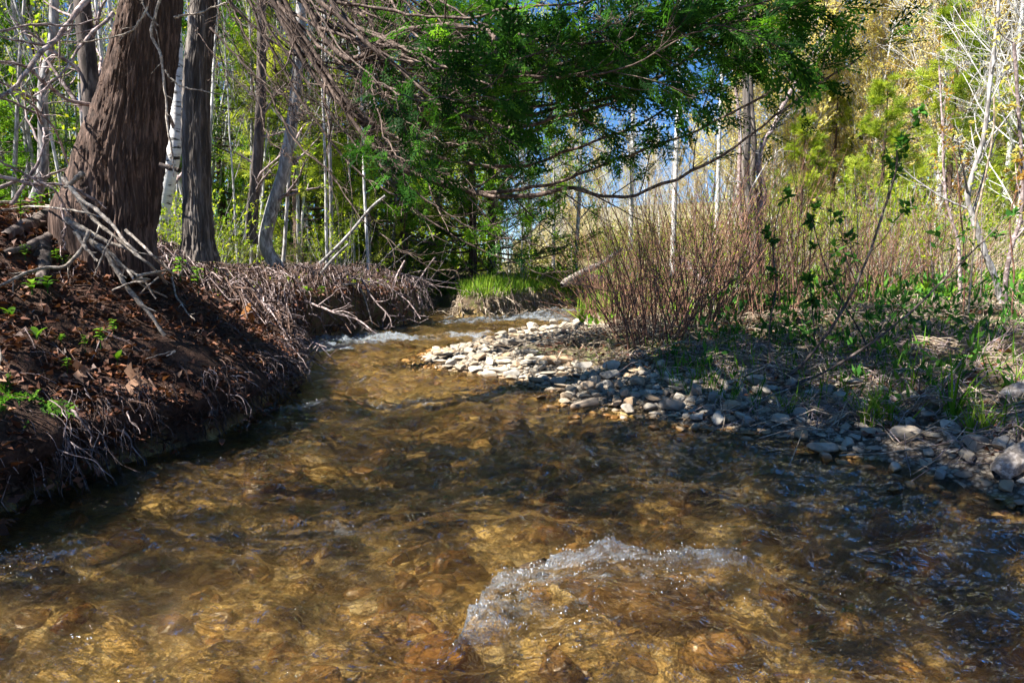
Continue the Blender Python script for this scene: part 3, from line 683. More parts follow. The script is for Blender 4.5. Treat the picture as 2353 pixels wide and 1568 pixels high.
# left wood: slim grey saplings
SAP = [decid('sapling', 8.5, .035, 16, 4, 3, M['spring_leaf'], 2, .045, M['grey_bark'], M['grey_bark'], .22, .8, .5, l, .2, 6) for l in ((.03, 0), (-.06, .02), (.1, .05))]
POLE = [decid('bare_sapling', 7., .028, 14, 3, 3, M['spring_leaf'], 1, .04, M['pale_bark'], M['grey_bark'], .3, .7, .7, l, .16, 6) for l in ((.02, 0), (.14, .02), (-.12, .05))]
BUSHY = [decid('leafy_tree', 7.5, .06, 26, 6, 4, M['spring_leaf'], 4, .07, M['grey_bark'], M['grey_bark'], .10, .95, .25, (.03, 0), .34, 7) for _ in range(2)]
YEL = [decid('budding_tree', 13, .065, 34, 7, 6, M['bud_yellow'], 9, .09, M['pale_bark'], M['pale_bark'], .12, .7, .5, (.01, 0), .27, 7, .012, .006) for _ in range(2)]
TAN = [decid('budding_tree', 12, .06, 34, 7, 6, M['bud_tan'], 9, .08, M['grey_bark'], M['grey_bark'], .12, .7, .5, (.01, 0), .27, 7, .012, .006) for _ in range(2)]
BARE = [decid('bare_tree', 12, .075, 30, 7, 6, M['bud_yellow'], 1, .06, M['pale_bark'], M['pale_bark'], .12, .75, .5, (.02, 0), .3, 8, .015, .006) for _ in range(2)]
ASP = decid('aspen', 14, .075, 22, 5, 4, M['bud_yellow'], 3, .07, M['pale_bark'], M['pale_bark'], .45, .6, .6, (.0, 0), .2, 8, .008, .005)
CEB = [cedar('green_cedar', 6.0, .10, M['cedar_bright'], .27, .03, 60, .24, 8, 2) for _ in range(2)]
CEM = [cedar('dark_cedar', 7.0, .09, M['cedar_mid'], .30, .03, 60, .26, 8, 2) for _ in range(2)]

def mix_rows(protos, n, x0, x1, y0, y1, sc, zone, group, cat='tree'):
    for i in range(n):
        u = (i+rng.random())/n; Yd = y0+(y1-y0)*rng.random()**.8; px = x0+(x1-x0)*u+rng.normal(0, 10)
        x = xat(px, Yd)
        if stream(x, Yd)[0] < .4: continue
        put(protos[int(rng.integers(len(protos)))], x, Yd, rng.uniform(0, 6.28), sc*rng.uniform(.8, 1.2), zone, group, cat=cat, tilt=tuple(rng.normal(0, .04, 2)))
mix_rows(SAP+POLE, 46, -250, 330, 7.5, 18, 1.0, 'slim grey sapling in the sunlit wood left of the big leaning cedar', 'saplings left of the big cedar')
mix_rows(SAP+POLE, 22, 380, 560, 9, 17, .95, 'slim sapling behind the old grey cedar trunk', 'saplings behind the old cedar')
mix_rows(POLE+SAP, 44, 560, 900, 8.5, 17, .8, 'thin pale sapling in the thicket behind the left bank', 'saplings behind the left bank')
mix_rows(POLE, 14, 900, 1290, 15, 24, .8, 'thin sapling far behind the bend of the stream', 'saplings behind the stream bend')
mix_rows(BUSHY, 10, -200, 560, 11, 20, 1., 'leafy yellow green tree among the left saplings', 'leafy trees in the left wood')
mix_rows(BUSHY, 7, 560, 1000, 10.5, 17, .9, 'leafy tree with fresh green leaves behind the overhanging boughs', 'leafy trees behind the overhanging boughs')
mix_rows(BUSHY, 7, 1000, 1330, 16, 25, .9, 'leafy tree far behind the small island', 'leafy trees behind the island')
mix_rows(YEL+TAN, 12, -600, 900, 22, 34, .9, 'tall budding tree far back in the left wood', 'budding trees far back on the left')
# individual mid-distance trees
put(CEM[0], xat(1130, 13.2), 13.2, .3, .95, 'dark green cedar hanging over the stream bend at picture centre')
put(CEM[1], xat(1080, 12), 13, 2.3, .95, 'dense cedar behind the bend, left of the dark central one')
put(CEM[0], xat(930, 12), 12, 4, .9, 'green cedar behind the left bank thicket')
put(CEM[1], xat(760, 13), 13, 1, .95, 'cedar standing behind the thin trunks of the left bank')
put(CEM[0], xat(600, 12.5), 12.5, 5, 1.0, 'cedar filling the gap right of the old grey trunk')
put(CEM[1], xat(120, 13), 13, 2, 1.05, 'cedar with green boughs behind the top left saplings')
put(CEM[0], xat(-60, 11), 11, 2, .9, 'cedar at the far left edge of the wood')
put(CEB[1], xat(690, 11), 11, 2, .85, 'bright cedar behind the bare limbs, right of the bent brown trunk')
put(CEB[0], xat(860, 12.5), 12.5, 1, 1.0, 'bright cedar behind the middle of the overhanging limbs')
put(CEM[1], xat(520, 14), 14, 1, 1.1, 'cedar seen between the old trunk and the straight dark trunk')
put(CEB[0], xat(1010, 17), 17, 2, 1.1, 'bright green cedar far behind the overhanging boughs')
# right side, front to back
put(CEB[0], xat(2010, 12.5), 12.5, .5, .60, 'bright yellow green cedar right of the twisted trunk, lower of two')
put(CEB[1], xat(2160, 15.5), 15.5, 2.5, 1.0, 'tall yellow green cedar, tallest on the right bank')
put(CEB[1], xat(2330, 14), 14, 4.5, .72, 'olive green cedar behind the bare branches at the right edge')
put(CEB[0], xat(1830, 20), 20, 1.5, .72, 'small green cedar directly right of the twisted trunk')
put(CEB[1], xat(1900, 23), 23, 3.5, .95, 'green cedar deep in the yellow hillside trees')
put(ASP, xat(1543, 15.5), 15.5, 0, .9, 'pale straight aspen trunk left of the twisted trunk')
put(ASP, xat(1446, 19), 19, 2, .95, 'pale aspen in the blue gap between the boughs')
put(ASP, xat(1640, 17), 17, 4, .8, 'white aspen just left of the twisted trunk')
put(ASP, xat(2290, 18), 18, 4, 1.0, 'white aspen trunk among the bare branches at upper right')
put(BARE[0], xat(2320, 12), 12, 0, .66, 'bare white branched tree at the right edge')
put(BARE[1], xat(2450, 13), 13, 2, .95, 'bare pale tree leaning in from the right edge')
put(BARE[1], xat(2140, 19), 19, 4, 1.05, 'bare pale tree above the tall green cedar')
put(BARE[0], xat(2260, 22), 22, 1, 1.1, 'bare whitish tree high on the right slope')
mix_rows(YEL, 24, 1650, 2600, 19, 30, .82, 'yellow budding tree on the right hillside', 'yellow budding trees on the hillside')
mix_rows(TAN, 22, 1700, 2600, 18, 28, .8, 'tan budding tree on the right hillside', 'tan budding trees on the hillside')
mix_rows(TAN+YEL+BARE, 26, 1200, 1760, 25, 38, .42, 'distant golden tree low in the gap below the boughs', 'distant trees in the sky gap')
mix_rows(TAN+YEL, 16, 900, 2400, 40, 60, .5, 'distant budding tree on the skyline', 'distant trees on the skyline')
for i, pr in enumerate(SAP+POLE): pass

# far wood as one mass that closes the view
def mass(name, n, fx, mat, ls, lab):
    c = Acc(); x, y, z = fx(n); m = len(x); leaves(c, np.stack([x, y, z], 1), rnd(m), rnd(m)+np.array([0, 0, .6]), ls*rng.uniform(.5, 1.3, m), ls*.7, np.clip(.5+.6*perlin(x*.5, z*.8+y*.3)+rng.normal(0, .15, m), 0, 1))
    o = obj(name, c.build(name, mat)); setp(o, lab, None, None, 'stuff'); return o
def far_left(n):
    Yd = rng.uniform(19, 34, n); x = (rng.uniform(-650, 1150, n)-1176)/FPX*Yd; g = height(x, Yd); return x, Yd, g+rng.random(n)**1.5*(6.5+2*perlin(x*.4, Yd*.1))
def far_right(n):
    Yd = rng.uniform(28, 45, n); px = rng.uniform(1180, 2500, n); x = (px-1176)/FPX*Yd; g = height(x, Yd); top = 1.1+np.clip((px-1650)/450, 0, 1)*9; return x, Yd, g+rng.random(n)**1.3*top*(1+.25*perlin(x*.4, Yd*.1))
mass('far_wood', 60000, far_left, M['spring_leaf'], .17, 'hazy yellow green wood far behind the left saplings')
M['far_leaf'] = leaf_mat('far_leaf', [(0, (.30, .25, .17)), (.5, (.46, .40, .26)), (.8, (.42, .44, .22)), (1, (.58, .52, .36))], .4)
mass('far_wood', 120000, far_right, M['far_leaf'], .15, 'yellow and tan woodland covering the right hillside')

# ------------------------------------------------------------------ thickets of fine brush and leafy understorey
def shrub(name, H, ns, mat, leafmat, nl, ls, spread=.35, arch=.5, thin=.003, sub=4):
    b = Acc(); ph = rng.uniform(0, 6.28, ns); tilt = np.abs(rng.normal(0, .42, ns)); dr = np.stack([np.cos(ph)*np.sin(tilt), np.sin(ph)*np.sin(tilt), np.cos(tilt)], 1)
    ln = H*rng.uniform(.55, 1.15, ns); n = 9; P = np.zeros((ns, n, 3)); P[:, 0] = np.stack([np.cos(ph), np.sin(ph), 0*ph], 1)*(spread*rng.random(ns))[:, None]
    d = dr.copy()
    for j in range(1, n):
        d = unit(d+dr*np.array([1, 1, 0])*arch*.10+rnd(ns, .06)); P[:, j] = P[:, j-1]+d*(ln/(n-1))[:, None]
    R = (thin*rng.uniform(.8, 1.6, ns))[:, None]*np.linspace(1.3, .35, n)[None]
    tubes(b, P, R, 4); B2, R2 = grow(P, R, sub, .3, .95, .5, .28, .15, .1, 5, .65); tubes(b, B2, np.maximum(R2, thin*.3), 3)
    root = empty(name, (0, 0, -50)); obj('stems', b.build('stems', mat), root)
    if nl:
        c = Acc(); C, T = along(B2, nl, .2, 1.02); m = len(C); leaves(c, C, T*.7+rnd(m, .5), rnd(m, .5)+np.array([0, 0, 1]), ls*rng.uniform(.5, 1.3, m), ls*.6); obj('leaves', c.build('leaves', leafmat), root)
    return root
RS_ = [shrub('red_stem_shrub', 1.5, 50, M['red_stem'], M['spring_leaf'], 2, .022) for _ in range(3)]
BR_ = [shrub('brush', 1.1, 60, M['straw'], M['spring_leaf'], 3, .03, .4) for _ in range(2)]
DG_ = [shrub('green_shrub', 1.2, 40, M['grey_bark'], M['spring_leaf'], 7, .045, .5) for _ in range(2)]
def label_spots(root, spots, group, cat='shrub'):
    for i, (px, Yd, s, lab) in enumerate(spots):
        pr = root[i % len(root)]; x = xat(px, Yd); put(pr, x, Yd, rng.uniform(0, 6.28), s, lab, group, cat=cat)
label_spots(RS_, [(1500, 5.3, .95, 'red stemmed shrub rooted at the edge of the gravel bar'), (1430, 6.6, .85, 'red stemmed shrub nearest the far riffle'), (1600, 5.9, 1.0, 'dense red stemmed shrub behind the gravel bar'),
                  (1700, 6.8, 1., 'red stemmed shrub in front of the twisted trunk'), (1800, 6.2, .95, 'red stemmed shrub right of the twisted trunk'), (1380, 8.3, .8, 'low red stemmed shrub where the stream bends out of sight'),
                  (1540, 8.2, 1.1, 'tall red stemmed shrub below the blue gap'), (1900, 7.4, .95, 'red stemmed shrub in front of the green cedars'), (2050, 8.2, 1.0, 'thin red stemmed shrub at right among the grass'), (1660, 9.0, 1.1, 'red stemmed shrub behind the twisted trunk'), (1450, 7.6, .9, 'red stemmed shrub just right of the stream bend'), (1590, 7.1, 1.1, 'red stemmed shrub in the middle of the thicket'), (1760, 8.6, 1.1, 'red stemmed shrub at the foot of the twisted trunk'), (1980, 6.6, .8, 'low red stemmed shrub among the dark saplings'), (2160, 7.4, .9, 'red stemmed shrub below the orange leaved maple')], 'red stemmed shrubs on the right bank')
for i in range(26):
    Yd = rng.uniform(8, 17); px = rng.uniform(1380, 2420); x = xat(px, Yd)
    if stream(x, Yd)[0] > .5: put(BR_[i % 2], x, Yd, rng.uniform(0, 6), rng.uniform(.7, 1.3), 'straw coloured brush in the sunny clearing of the right bank', 'straw brush in the clearing', cat='shrub')
for i in range(24):
    Yd = rng.uniform(9, 20); px = rng.uniform(1340, 2420); x = xat(px, Yd)
    if stream(x, Yd)[0] > .5: put(DG_[i % 2], x, Yd, rng.uniform(0, 6), rng.uniform(.7, 1.4), 'leafy yellow green shrub in the sunny clearing of the right bank', 'green shrubs in the clearing', cat='shrub')
for i in range(26):
    Yd = rng.uniform(7.5, 15); px = rng.uniform(420, 1180); x = xat(px, Yd)
    if stream(x, Yd)[0] > .35: put([BR_[0], DG_[0], DG_[1]][i % 3], x, Yd, rng.uniform(0, 6), rng.uniform(.6, 1.1), 'tangled understorey shrub along the top of the left bank', 'understorey shrubs on the left bank', cat='shrub')
for i in range(12):
    Yd = rng.uniform(6, 13); px = rng.uniform(-150, 420); x = xat(px, Yd)
    put([BR_[1], DG_[1]][i % 2], x, Yd, rng.uniform(0, 6), rng.uniform(.5, .9), 'low shrub under the saplings left of the big cedar', 'shrubs left of the big cedar', cat='shrub')

# ------------------------------------------------------------------ trunks drawn by hand
def ringed(name, cen, rad, mat, nseg=96, ridge=.05, lobes=None, twist=1.2, rid_n=46, fine=.3):
    """a trunk as one skin: cen (n,3), rad (n) -> mesh with bark ridges and root flare"""
    n = len(cen); T = unit(np.gradient(cen, axis=0)); U = unit(np.cross(T, np.array([0, 1., 0]))); W = np.cross(T, U)
    a = np.linspace(0, 2*np.pi, nseg, endpoint=False); s = np.concatenate([[0], np.cumsum(np.linalg.norm(np.diff(cen, axis=0), axis=1))])
    A, Sg = np.meshgrid(a, s); tw = A+twist*Sg*.25
    big = perlin(np.cos(tw)*1.6+5, np.sin(tw)*1.6+Sg*.35)*.05
    rg = 1-np.abs(perlin(tw*rid_n/6.28+2.0*perlin(Sg*2.2, tw*3)*1.0, Sg*3.0)); r2 = perlin(tw*rid_n/2.5, Sg*9)
    k = 1+big+ridge*(rg**2-.6)+ridge*fine*r2
    R = rad[:, None]*k
    if lobes is not None: R = R+lobes(A, Sg)
    V = cen[:, None]+R[..., None]*(np.cos(A)[..., None]*U[:, None]+np.sin(A)[..., None]*W[:, None])
    I, J = np.meshgrid(np.arange(n-1), np.arange(nseg), indexing='ij'); J2 = (J+1) % nseg; F = np.stack([I*nseg+J, I*nseg+J2, (I+1)*nseg+J2, (I+1)*nseg+J], -1).reshape(-1, 4)
    return mesh(name, V, F, mat, True, {'tint': np.full(V.shape[0]*V.shape[1], .5)})
YT = 3.55
ctr = [(290, 640, 55), (284, 590, 58), (279, 550, 62), (276, 514, 68), (283, 463, 70), (284, 411, 74), (291, 343, 75), (307, 257, 70), (323, 171, 66), (338, 86, 62), (348, 20, 58), (353, -20, 58), (352, -90, 70), (365, -250, 68), (380, -500, 66), (400, -900, 60), (410, -1500, 45)]
cc = spline([list(at(x, y, YT+.0004*(500-y)*.3))+[w_*YT/FPX] for x, y, w_ in ctr], 190)
def lobes(A, S):
    # buttress roots: direction angle 0 = +U ; measured so that the left (-x) side flares strongly
    h = np.exp(-np.maximum(S-.12, 0)/.17); o = 0
    for ang, k, wd in ((LEFT+2.2, .05, .35), (LEFT-1.5, .07, .4), (LEFT+3.4, .03, .3)):
        d = np.angle(np.exp(1j*(A-ang))); o = o+k*np.exp(-(d/wd)**2)*h
    hl = np.where(S < .36, 1+(.36-S)*1.4, np.exp(-((S-.36)/.26)**1.2)); d = np.angle(np.exp(1j*(A-LEFT))); o = o+.17*np.exp(-(d/.75)**2)*hl
    return o
LEFT = math.pi
T0 = unit(cc[1, :3]-cc[0, :3]); U0 = np.cross(T0, np.array([0, 1., 0]));
if U0[0] < 0: LEFT = 0.0
bigc = empty('leaning_cedar', tuple(hit(280, 570)*[1, 1, 0]+np.array([0, 0, .9])))
def under(parent, name, me):
    o = obj(name, me, parent); o.location = -parent.location; return o
under(bigc, 'trunk', ringed('trunk', cc[:, :3], cc[:, 3], M['cedar_bark'], 300, .11, lobes, 1.4, 64, .5))
setp(bigc, 'big leaning cedar with ridged red brown bark and flared base on the left bank', 'tree')
def hand(pts, r0, r1, n=24, Y=None, lift=.02, wob=.004):
    """branch along picture points, on the ground unless a distance is given"""
    if Y is None:
        W = []
        for x, y in pts:
            h = hit(x, y)
            if lift > 0 and 135 < x < 375 and h[1] > 3.12: h = at(x, y, 3.12+.0006*(620-y) if y < 620 else 3.12)      # leaning on the foot of the tree
            W.append(h+np.array([0, -.5, .86])*lift)
    elif np.isscalar(Y): W = [at(x, y, Y) for x, y in pts]
    else: W = [at(x, y, yy) for (x, y), yy in zip(pts, np.linspace(Y[0], Y[1], len(pts)))]
    P = spline(W, n); 
    P = P+np.cumsum(rng.normal(0, wob, P.shape), 0)*.35
    return P[None], (np.linspace(r0, r1, n)*(1+.12*rng.normal(0, 1, n)))[None]
# buttress roots crawling from the foot
for i, (pts, r) in enumerate([([(235, 455), (180, 482), (120, 498), (60, 520), (10, 545)], .075), ([(345, 508), (395, 545), (430, 580), (465, 625), (510, 670), (545, 702)], .022), ([(255, 530), (225, 590), (230, 640)], .05), ([(170, 500), (90, 560), (0, 590)], .035), ([(300, 560), (350, 600), (420, 640), (520, 665)], .028), ([(95, 575), (98, 610), (88, 665)], .05)]):
    a = Acc(); P, Rr = hand(pts, r, r*.35, 26, None, .0); tubes(a, P, Rr, 8); under(bigc, 'root', a.build('root', M['dark_bark'], True))
# stubs and thin hanging twigs on the trunk
a = Acc(); P, Rr = hand([(368, 380), (390, 387), (412, 394)], .016, .012, 8, 3.4); tubes(a, P, Rr, 6); under(bigc, 'branch_stub', a.build('branch_stub', M['dark_bark'], True))
for pts, r, Yv in [([(385, -40), (362, 20), (352, 70), (372, 120), (378, 160), (384, 220), (392, 300), (402, 350), (406, 395)], .008, 3.25), ([(365, 60), (340, 20), (330, -30)], .005, 3.25), ([(340, 15), (320, 50), (296, 75), (250, 90), (190, 98), (120, 95)], .005, 3.2),
                   ([(400, 40), (460, 30), (520, 10)], .006, 3.3), ([(378, 160), (400, 190), (440, 210), (520, 225)], .005, 3.3)]:
    a = Acc(); P, Rr = hand(pts, r, r*.5, 30, Yv, 0, .006); tubes(a, P, Rr, 5); B2, R2 = grow(P, Rr, 7, .2, 1, .9, .14, -.1, .2, 5, .55); tubes(a, B2, R2, 3); under(bigc, 'twig', a.build('twig', M['dead_wood'], True))
# bare dead boughs of the big cedar crossing the top left
for pts, r, Yv in [([(220, -30), (150, 60), (90, 130), (30, 200), (-40, 250)], .012, (3.4, 2.7)), ([(260, 30), (200, 90), (150, 170), (80, 230)], .008, (3.4, 3.0)), ([(240, 240), (205, 237), (150, 222), (100, 180), (50, 145), (-20, 130)], .011, (3.6, 3.2)),
                   ([(-20, 400), (60, 425), (120, 430), (180, 445), (235, 470)], .010, (3.0, 3.3)), ([(-30, 440), (60, 420), (120, 415), (165, 400)], .009, (3.2, 3.5)), ([(20, 470), (60, 420), (100, 350), (105, 300)], .009, (3.2, 3.4)), ([(-20, 360), (60, 400), (130, 440), (170, 500)], .007, (3.0, 3.2)),
                   ([(160, 380), (120, 280), (60, 220), (0, 180)], .006, (3.6, 3.2)), ([(-20, 75), (80, 55), (180, 60), (260, 40)], .006, (3.0, 3.3)), ([(145, 470), (150, 520), (148, 555)], .007, 3.2)]:
    a = Acc(); P, Rr = hand(pts, r, r*.5, 26, Yv, 0, .008); tubes(a, P, Rr, 6); B2, R2 = grow(P, Rr, 7, .15, 1, .8, .25, -.05, .16, 6, .55); tubes(a, B2, R2, 4); B3, R3 = grow(B2, R2, 3, .2, 1, .8, .4, -.05, .2, 4, .6); tubes(a, B3, R3, 3)
    under(bigc, 'dead_branch', a.build('dead_branch', M['root_wood'], True))

# unseen boughs added above the frame, each aimed to shade a chosen spot
KS = 1/math.tan(SUN_EL)
def bough(root, shade_tgt, z, z0, r=.022, dens=1.0, f0=.35, kk=20):
    end = np.array([shade_tgt[0]+SUN_D[0]*KS*z, shade_tgt[1]+SUN_D[1]*KS*z, z]); k0 = int(np.argmin(np.abs(cc[:, 2]-z0))); st = cc[k0, :3]
    W = [st, st*.65+end*.35+[0, 0, .1], st*.3+end*.7+[0, 0, -.05], end+[0, 0, .12]]; P1 = spline(W, 34)[None]; R1 = np.linspace(r, r*.25, 34)[None]; a = Acc(); tubes(a, P1, R1, 6)
    B2, R2 = grow(P1, R1, kk, .2, 1, .8, .3, .0, .1, 7, .42, .25, True); tubes(a, B2, np.maximum(R2, .002), 4); o = under(root, 'bough', a.build('bough', M['limb_bark'], True))
    sel = B2[int(kk*f0):]; C, T = along(sel, int(17*dens), .1, 1.03); m = len(C); c = Acc(); sprays(c, C, T+rnd(m, .4)-Z3*.2, rnd(m, .4)+Z3*.8, .17*rng.uniform(.7, 1.3, m), TPS, 1.9); obj('foliage', c.build('foliage', M['cedar_leaf']), o)
Z3 = np.array([0, 0, 1.])
for tx, ty, z, z0, dn in [(.9, 2.0, 3.0, 3.6, 1), (1.3, 2.5, 3.1, 3.8, 1), (1.7, 3.0, 3.0, 3.7, 1), (1.6, 1.9, 3.3, 4.2, 1), (2.2, 2.5, 3.4, 4.4, 1), (.75, 2.6, 2.9, 3.4, .6), (1.0, 3.3, 3.2, 3.8, .9), (.6, 3.9, 3.3, 3.9, 1), (1.1, 4.2, 3.5, 4.1, 1), (.1, 2.42, 3.3, 3.9, .8), (-.5, 2.4, 3.5, 4.1, .8), (2.4, 3.4, 3.6, 4.6, 1),
                          (-1.1, 2.2, 3.9, 4.3, .6), (-1.9, 2.6, 4.2, 4.6, .5), (-1.5, 3.0, 4.4, 4.9, .45), (-2.3, 3.1, 4.6, 5.2, .5), (-1.6, 1.8, 4.0, 4.5, .6), (-2.6, 2.2, 4.8, 5.4, .5), (2.6, 4.2, 4.0, 5., 1), (1.9, 4.0, 3.9, 4.8, .8), (.6, 1.75, 3.6, 4.4, .5), (2.3, 1.5, 3.8, 4.9, .9), (3.4, 4.6, 4.4, 5.2, .9), (3., 3.2, 4.4, 5.4, .9), (0.2, 1.4, 4.0, 5., .3), (-.9, 2.33, 3.0, 3.7, 1.1), (-.3, 2.42, 3.0, 3.8, 1.2), (.3, 2.5, 2.9, 3.6, 1.2), (.8, 2.75, 3.0, 3.9, 1.1), (1.25, 1.65, 3.1, 4.1, 1.), (1.7, 2.25, 3.1, 4., 1.3), (1.35, 2.95, 3.1, 3.7, 1.3), (2.05, 2.8, 3.2, 4.1, 1.3), (1.5, 3.5, 3.3, 4.2, 1.3), (-1.5, 1.5, 3.2, 4., .8), (1.0, 1.35, 2.9, 3.9, 1.3), (1.5, 1.25, 3.0, 4.1, 1.3), (.95, 1.8, 2.9, 3.8, 1.1), (2.0, 1.75, 3.1, 4.2, 1.4)]:
    bough(bigc, (tx, ty), z, z0, .022, dn)
# dark companion trunk, just left of the big one
def simple_tree(name, pts, Yv, r0, r1, mat, lab, kb=8, L=.12, ridge=.05, z0=None, leaf=None, nseg=40):
    P, Rr = hand(pts, r0, r1, 60, Yv, 0, .0); P = P[0]; Rr = np.linspace(r0, r1, 60)
    g = float(height(P[0, 0], P[0, 1])); root = empty(name, (P[0, 0], P[0, 1], g))
    under(root, 'trunk', ringed('trunk', P, Rr, mat, nseg, ridge, None, .8, 18))
    if kb:
        B1, R1 = grow(P[None], Rr[None], kb, .25, 1, 1., L, .1, .12, 8, .32); B2, R2 = grow(B1, R1, 5, .2, 1, .8, .4, .0, .16, 5, .6)
        a = Acc(); tubes(a, B1, R1, 5); tubes(a, B2, R2, 3); under(root, 'branches', a.build('branches', M['root_wood']))
        if leaf:
            c = Acc(); C, T = along(B2, 4, .3, 1.02); m = len(C); leaves(c, C, T+rnd(m, .6), rnd(m, .5)+np.array([0, 0, 1]), .05*rng.uniform(.5, 1.3, m), .035); under(root, 'leaves', c.build('leaves', leaf))
    setp(root, lab, 'tree'); return root
simple_tree('slender_cedar', [(222, 500), (217, 400), (212, 250), (200, 120), (188, 0), (170, -200), (160, -500)], 4.6, .062, .04, M['dark_bark'], 'dark slender trunk rising just left of the big leaning cedar', 10, .3)
simple_tree('grey_sapling', [(42, 520), (90, 430), (100, 330), (98, 230), (102, 180), (120, 100), (125, 0), (130, -200)], 5.5, .04, .03, M['grey_bark'], 'crooked grey sapling at the far left, nearest of the left wood', 14, .3, leaf=M['spring_leaf'])
simple_tree('birch', [(370, 530), (375, 470), (388, 400), (402, 330), (408, 200), (400, 0), (395, -300)], 7.2, .085, .05, M['birch_bark'], 'white barked birch between the big cedar and the old grey cedar', 6, .2, .02)
o = simple_tree('leaning_sapling', [(640, 620), (610, 560), (625, 480), (650, 400), (668, 300), (680, 200), (690, 60), (700, -200)], 7.6, .075, .05, M['grey_bark'], 'brown bent trunk leaning on the left bank, right of the old cedar', 10, .25, leaf=M['spring_leaf'])
simple_tree('brown_trunk', [(578, 560), (580, 480), (590, 380), (600, 200), (600, -100)], 8.5, .075, .05, M['dark_bark'], 'straight dark trunk right of the old grey cedar', 10, .2)
simple_tree('fallen_pole', [(690, 640), (740, 600), (800, 540), (850, 480), (885, 450)], 8.5, .022, .016, M['grey_bark'], 'bluish grey pole leaning diagonally over the left bank', 0)
simple_tree('fallen_pole', [(720, 650), (760, 600), (790, 570), (800, 560)], 8.0, .018, .012, M['grey_bark'], 'shorter grey pole leaning beside the longer diagonal one', 0)
# twisted multi stem trunk on the right bank
tw = empty('twisted_tree', tuple(hit(1735, 650)*[1, 1, 0]+np.array([xat(1735, 9.3)-hit(1735, 650)[0], 9.3-hit(1735, 650)[1], .34])))
for i, (pts, r0, r1) in enumerate([([(1738, 660), (1735, 580), (1728, 520), (1722, 470), (1712, 400), (1716, 300), (1712, 180), (1705, 60), (1690, -200)], .07, .035), ([(1742, 660), (1745, 590), (1735, 530), (1738, 490), (1755, 450), (1742, 380), (1752, 330), (1778, 290), (1800, 240), (1840, 170), (1900, 60)], .06, .02),
                               ([(1730, 660), (1722, 590), (1740, 540), (1745, 470), (1728, 420), (1732, 330), (1725, 220), (1730, 100), (1745, -100)], .05, .025), ([(1722, 660), (1712, 560), (1700, 480), (1698, 400), (1700, 300), (1690, 200)], .04, .02)]):
    P, Rr = hand(pts, r0, r1, 70, 9.3+.08*i, 0, .0); under(tw, 'trunk', ringed('trunk', P[0], np.linspace(r0, r1, 70), M['root_wood'] if i % 2 else M['old_cedar_bark'], 40, .18, None, 5, 12))
    B1, R1 = grow(P, np.linspace(r0, r1, 70)[None], 9, .3, 1, .9, .16, .1, .14, 8, .25); B2, R2 = grow(B1, R1, 5, .2, 1, .8, .4, .05, .16, 5, .6); a = Acc(); tubes(a, B1, R1, 5); tubes(a, B2, np.maximum(R2, .003), 3); under(tw, 'branches', a.build('branches', M['grey_bark']))
setp(tw, 'twisted grey tree of several stems wound together on the right bank', 'tree')

# ------------------------------------------------------------------ old grey cedar whose boughs hang over the stream
old = empty('overhanging_cedar', tuple(np.array([xat(445, 5.9), 5.9, float(height(xat(445, 5.9), 5.9))])))
P = spline([at(x, y, 5.9) for x, y in ((458, 600), (455, 520), (452, 420), (450, 300), (452, 180), (468, 0), (480, -250), (500, -700), (510, -1200))], 120); Rr = np.interp(np.linspace(0, 1, 120), [0, .08, .2, .5, 1], [.16, .125, .11, .10, .08])
under(old, 'trunk', ringed('trunk', P, Rr, M['old_cedar_bark'], 150, .17, None, .6, 30, .4))
setp(old, 'old cedar with furrowed grey trunk whose long boughs hang over the stream', 'tree')
def bez(a, b, c, d, n):
    t = np.linspace(0, 1, n)[:, None]; return (1-t)**3*a+3*(1-t)**2*t*b+3*(1-t)*t*t*c+t**3*d
LIM = []   # (pic points with distance), radius
def limb(pts, r, Y0, Y1, f0=.4, dens=1.0): LIM.append((pts, r, Y0, Y1, f0, dens))
limb([(520, -260), (600, -40), (700, 120), (790, 260), (900, 370), (1010, 415), (1120, 445), (1230, 446), (1313, 436), (1390, 458), (1467, 448), (1570, 401), (1673, 340), (1776, 262), (1868, 180), (1985, 108)], .036, 5.6, 4.2, .55, .6)
limb([(540, -300), (640, -20), (740, 160), (850, 310), (960, 400), (1080, 430), (1210, 427), (1313, 390), (1416, 345), (1570, 293), (1700, 235), (1820, 165), (1900, 90)], .032, 5.7, 4.4, .5)
limb([(560, -300), (700, 20), (800, 140), (905, 72), (1090, 62), (1130, 95), (1200, 120), (1300, 60), (1390, -10), (1480, -90)], .040, 5.5, 3.8, .45)
limb([(520, -300), (640, 30), (760, 210), (880, 300), (1000, 235), (1060, 240), (1210, 247), (1300, 230), (1416, 206), (1519, 160), (1620, 98), (1740, 40), (1860, -30)], .034, 5.6, 4.2, .45)
limb([(600, -250), (720, 0), (850, 90), (1000, 170), (1150, 180), (1300, 150), (1420, 110), (1560, 90), (1700, 60), (1820, 20), (1930, -40)], .03, 5.3, 4.0, .4)
limb([(500, -200), (600, 60), (700, 250), (800, 380), (900, 450), (1000, 520), (1130, 580), (1280, 640), (1430, 680)], .018, 5.6, 5.0, 2.0)
limb([(480, 60), (600, 190), (680, 330), (760, 420), (830, 500), (930, 560), (1010, 600)], .015, 5.6, 5.2, 2.0)
limb([(520, -100), (640, 90), (780, 290), (900, 400), (1050, 500), (1180, 560), (1290, 580)], .018, 5.5, 4.8, .75, .4)
limb([(560, -250), (680, 40), (820, 240), (950, 330), (1080, 370), (1220, 370), (1340, 320), (1440, 280), (1560, 220), (1660, 150), (1760, 90)], .028, 5.5, 4.5, .45)
limb([(620, -250), (760, 0), (900, 140), (1050, 260), (1200, 300), (1340, 270), (1480, 210), (1600, 130), (1720, 30)], .028, 5.2, 3.9, .4)
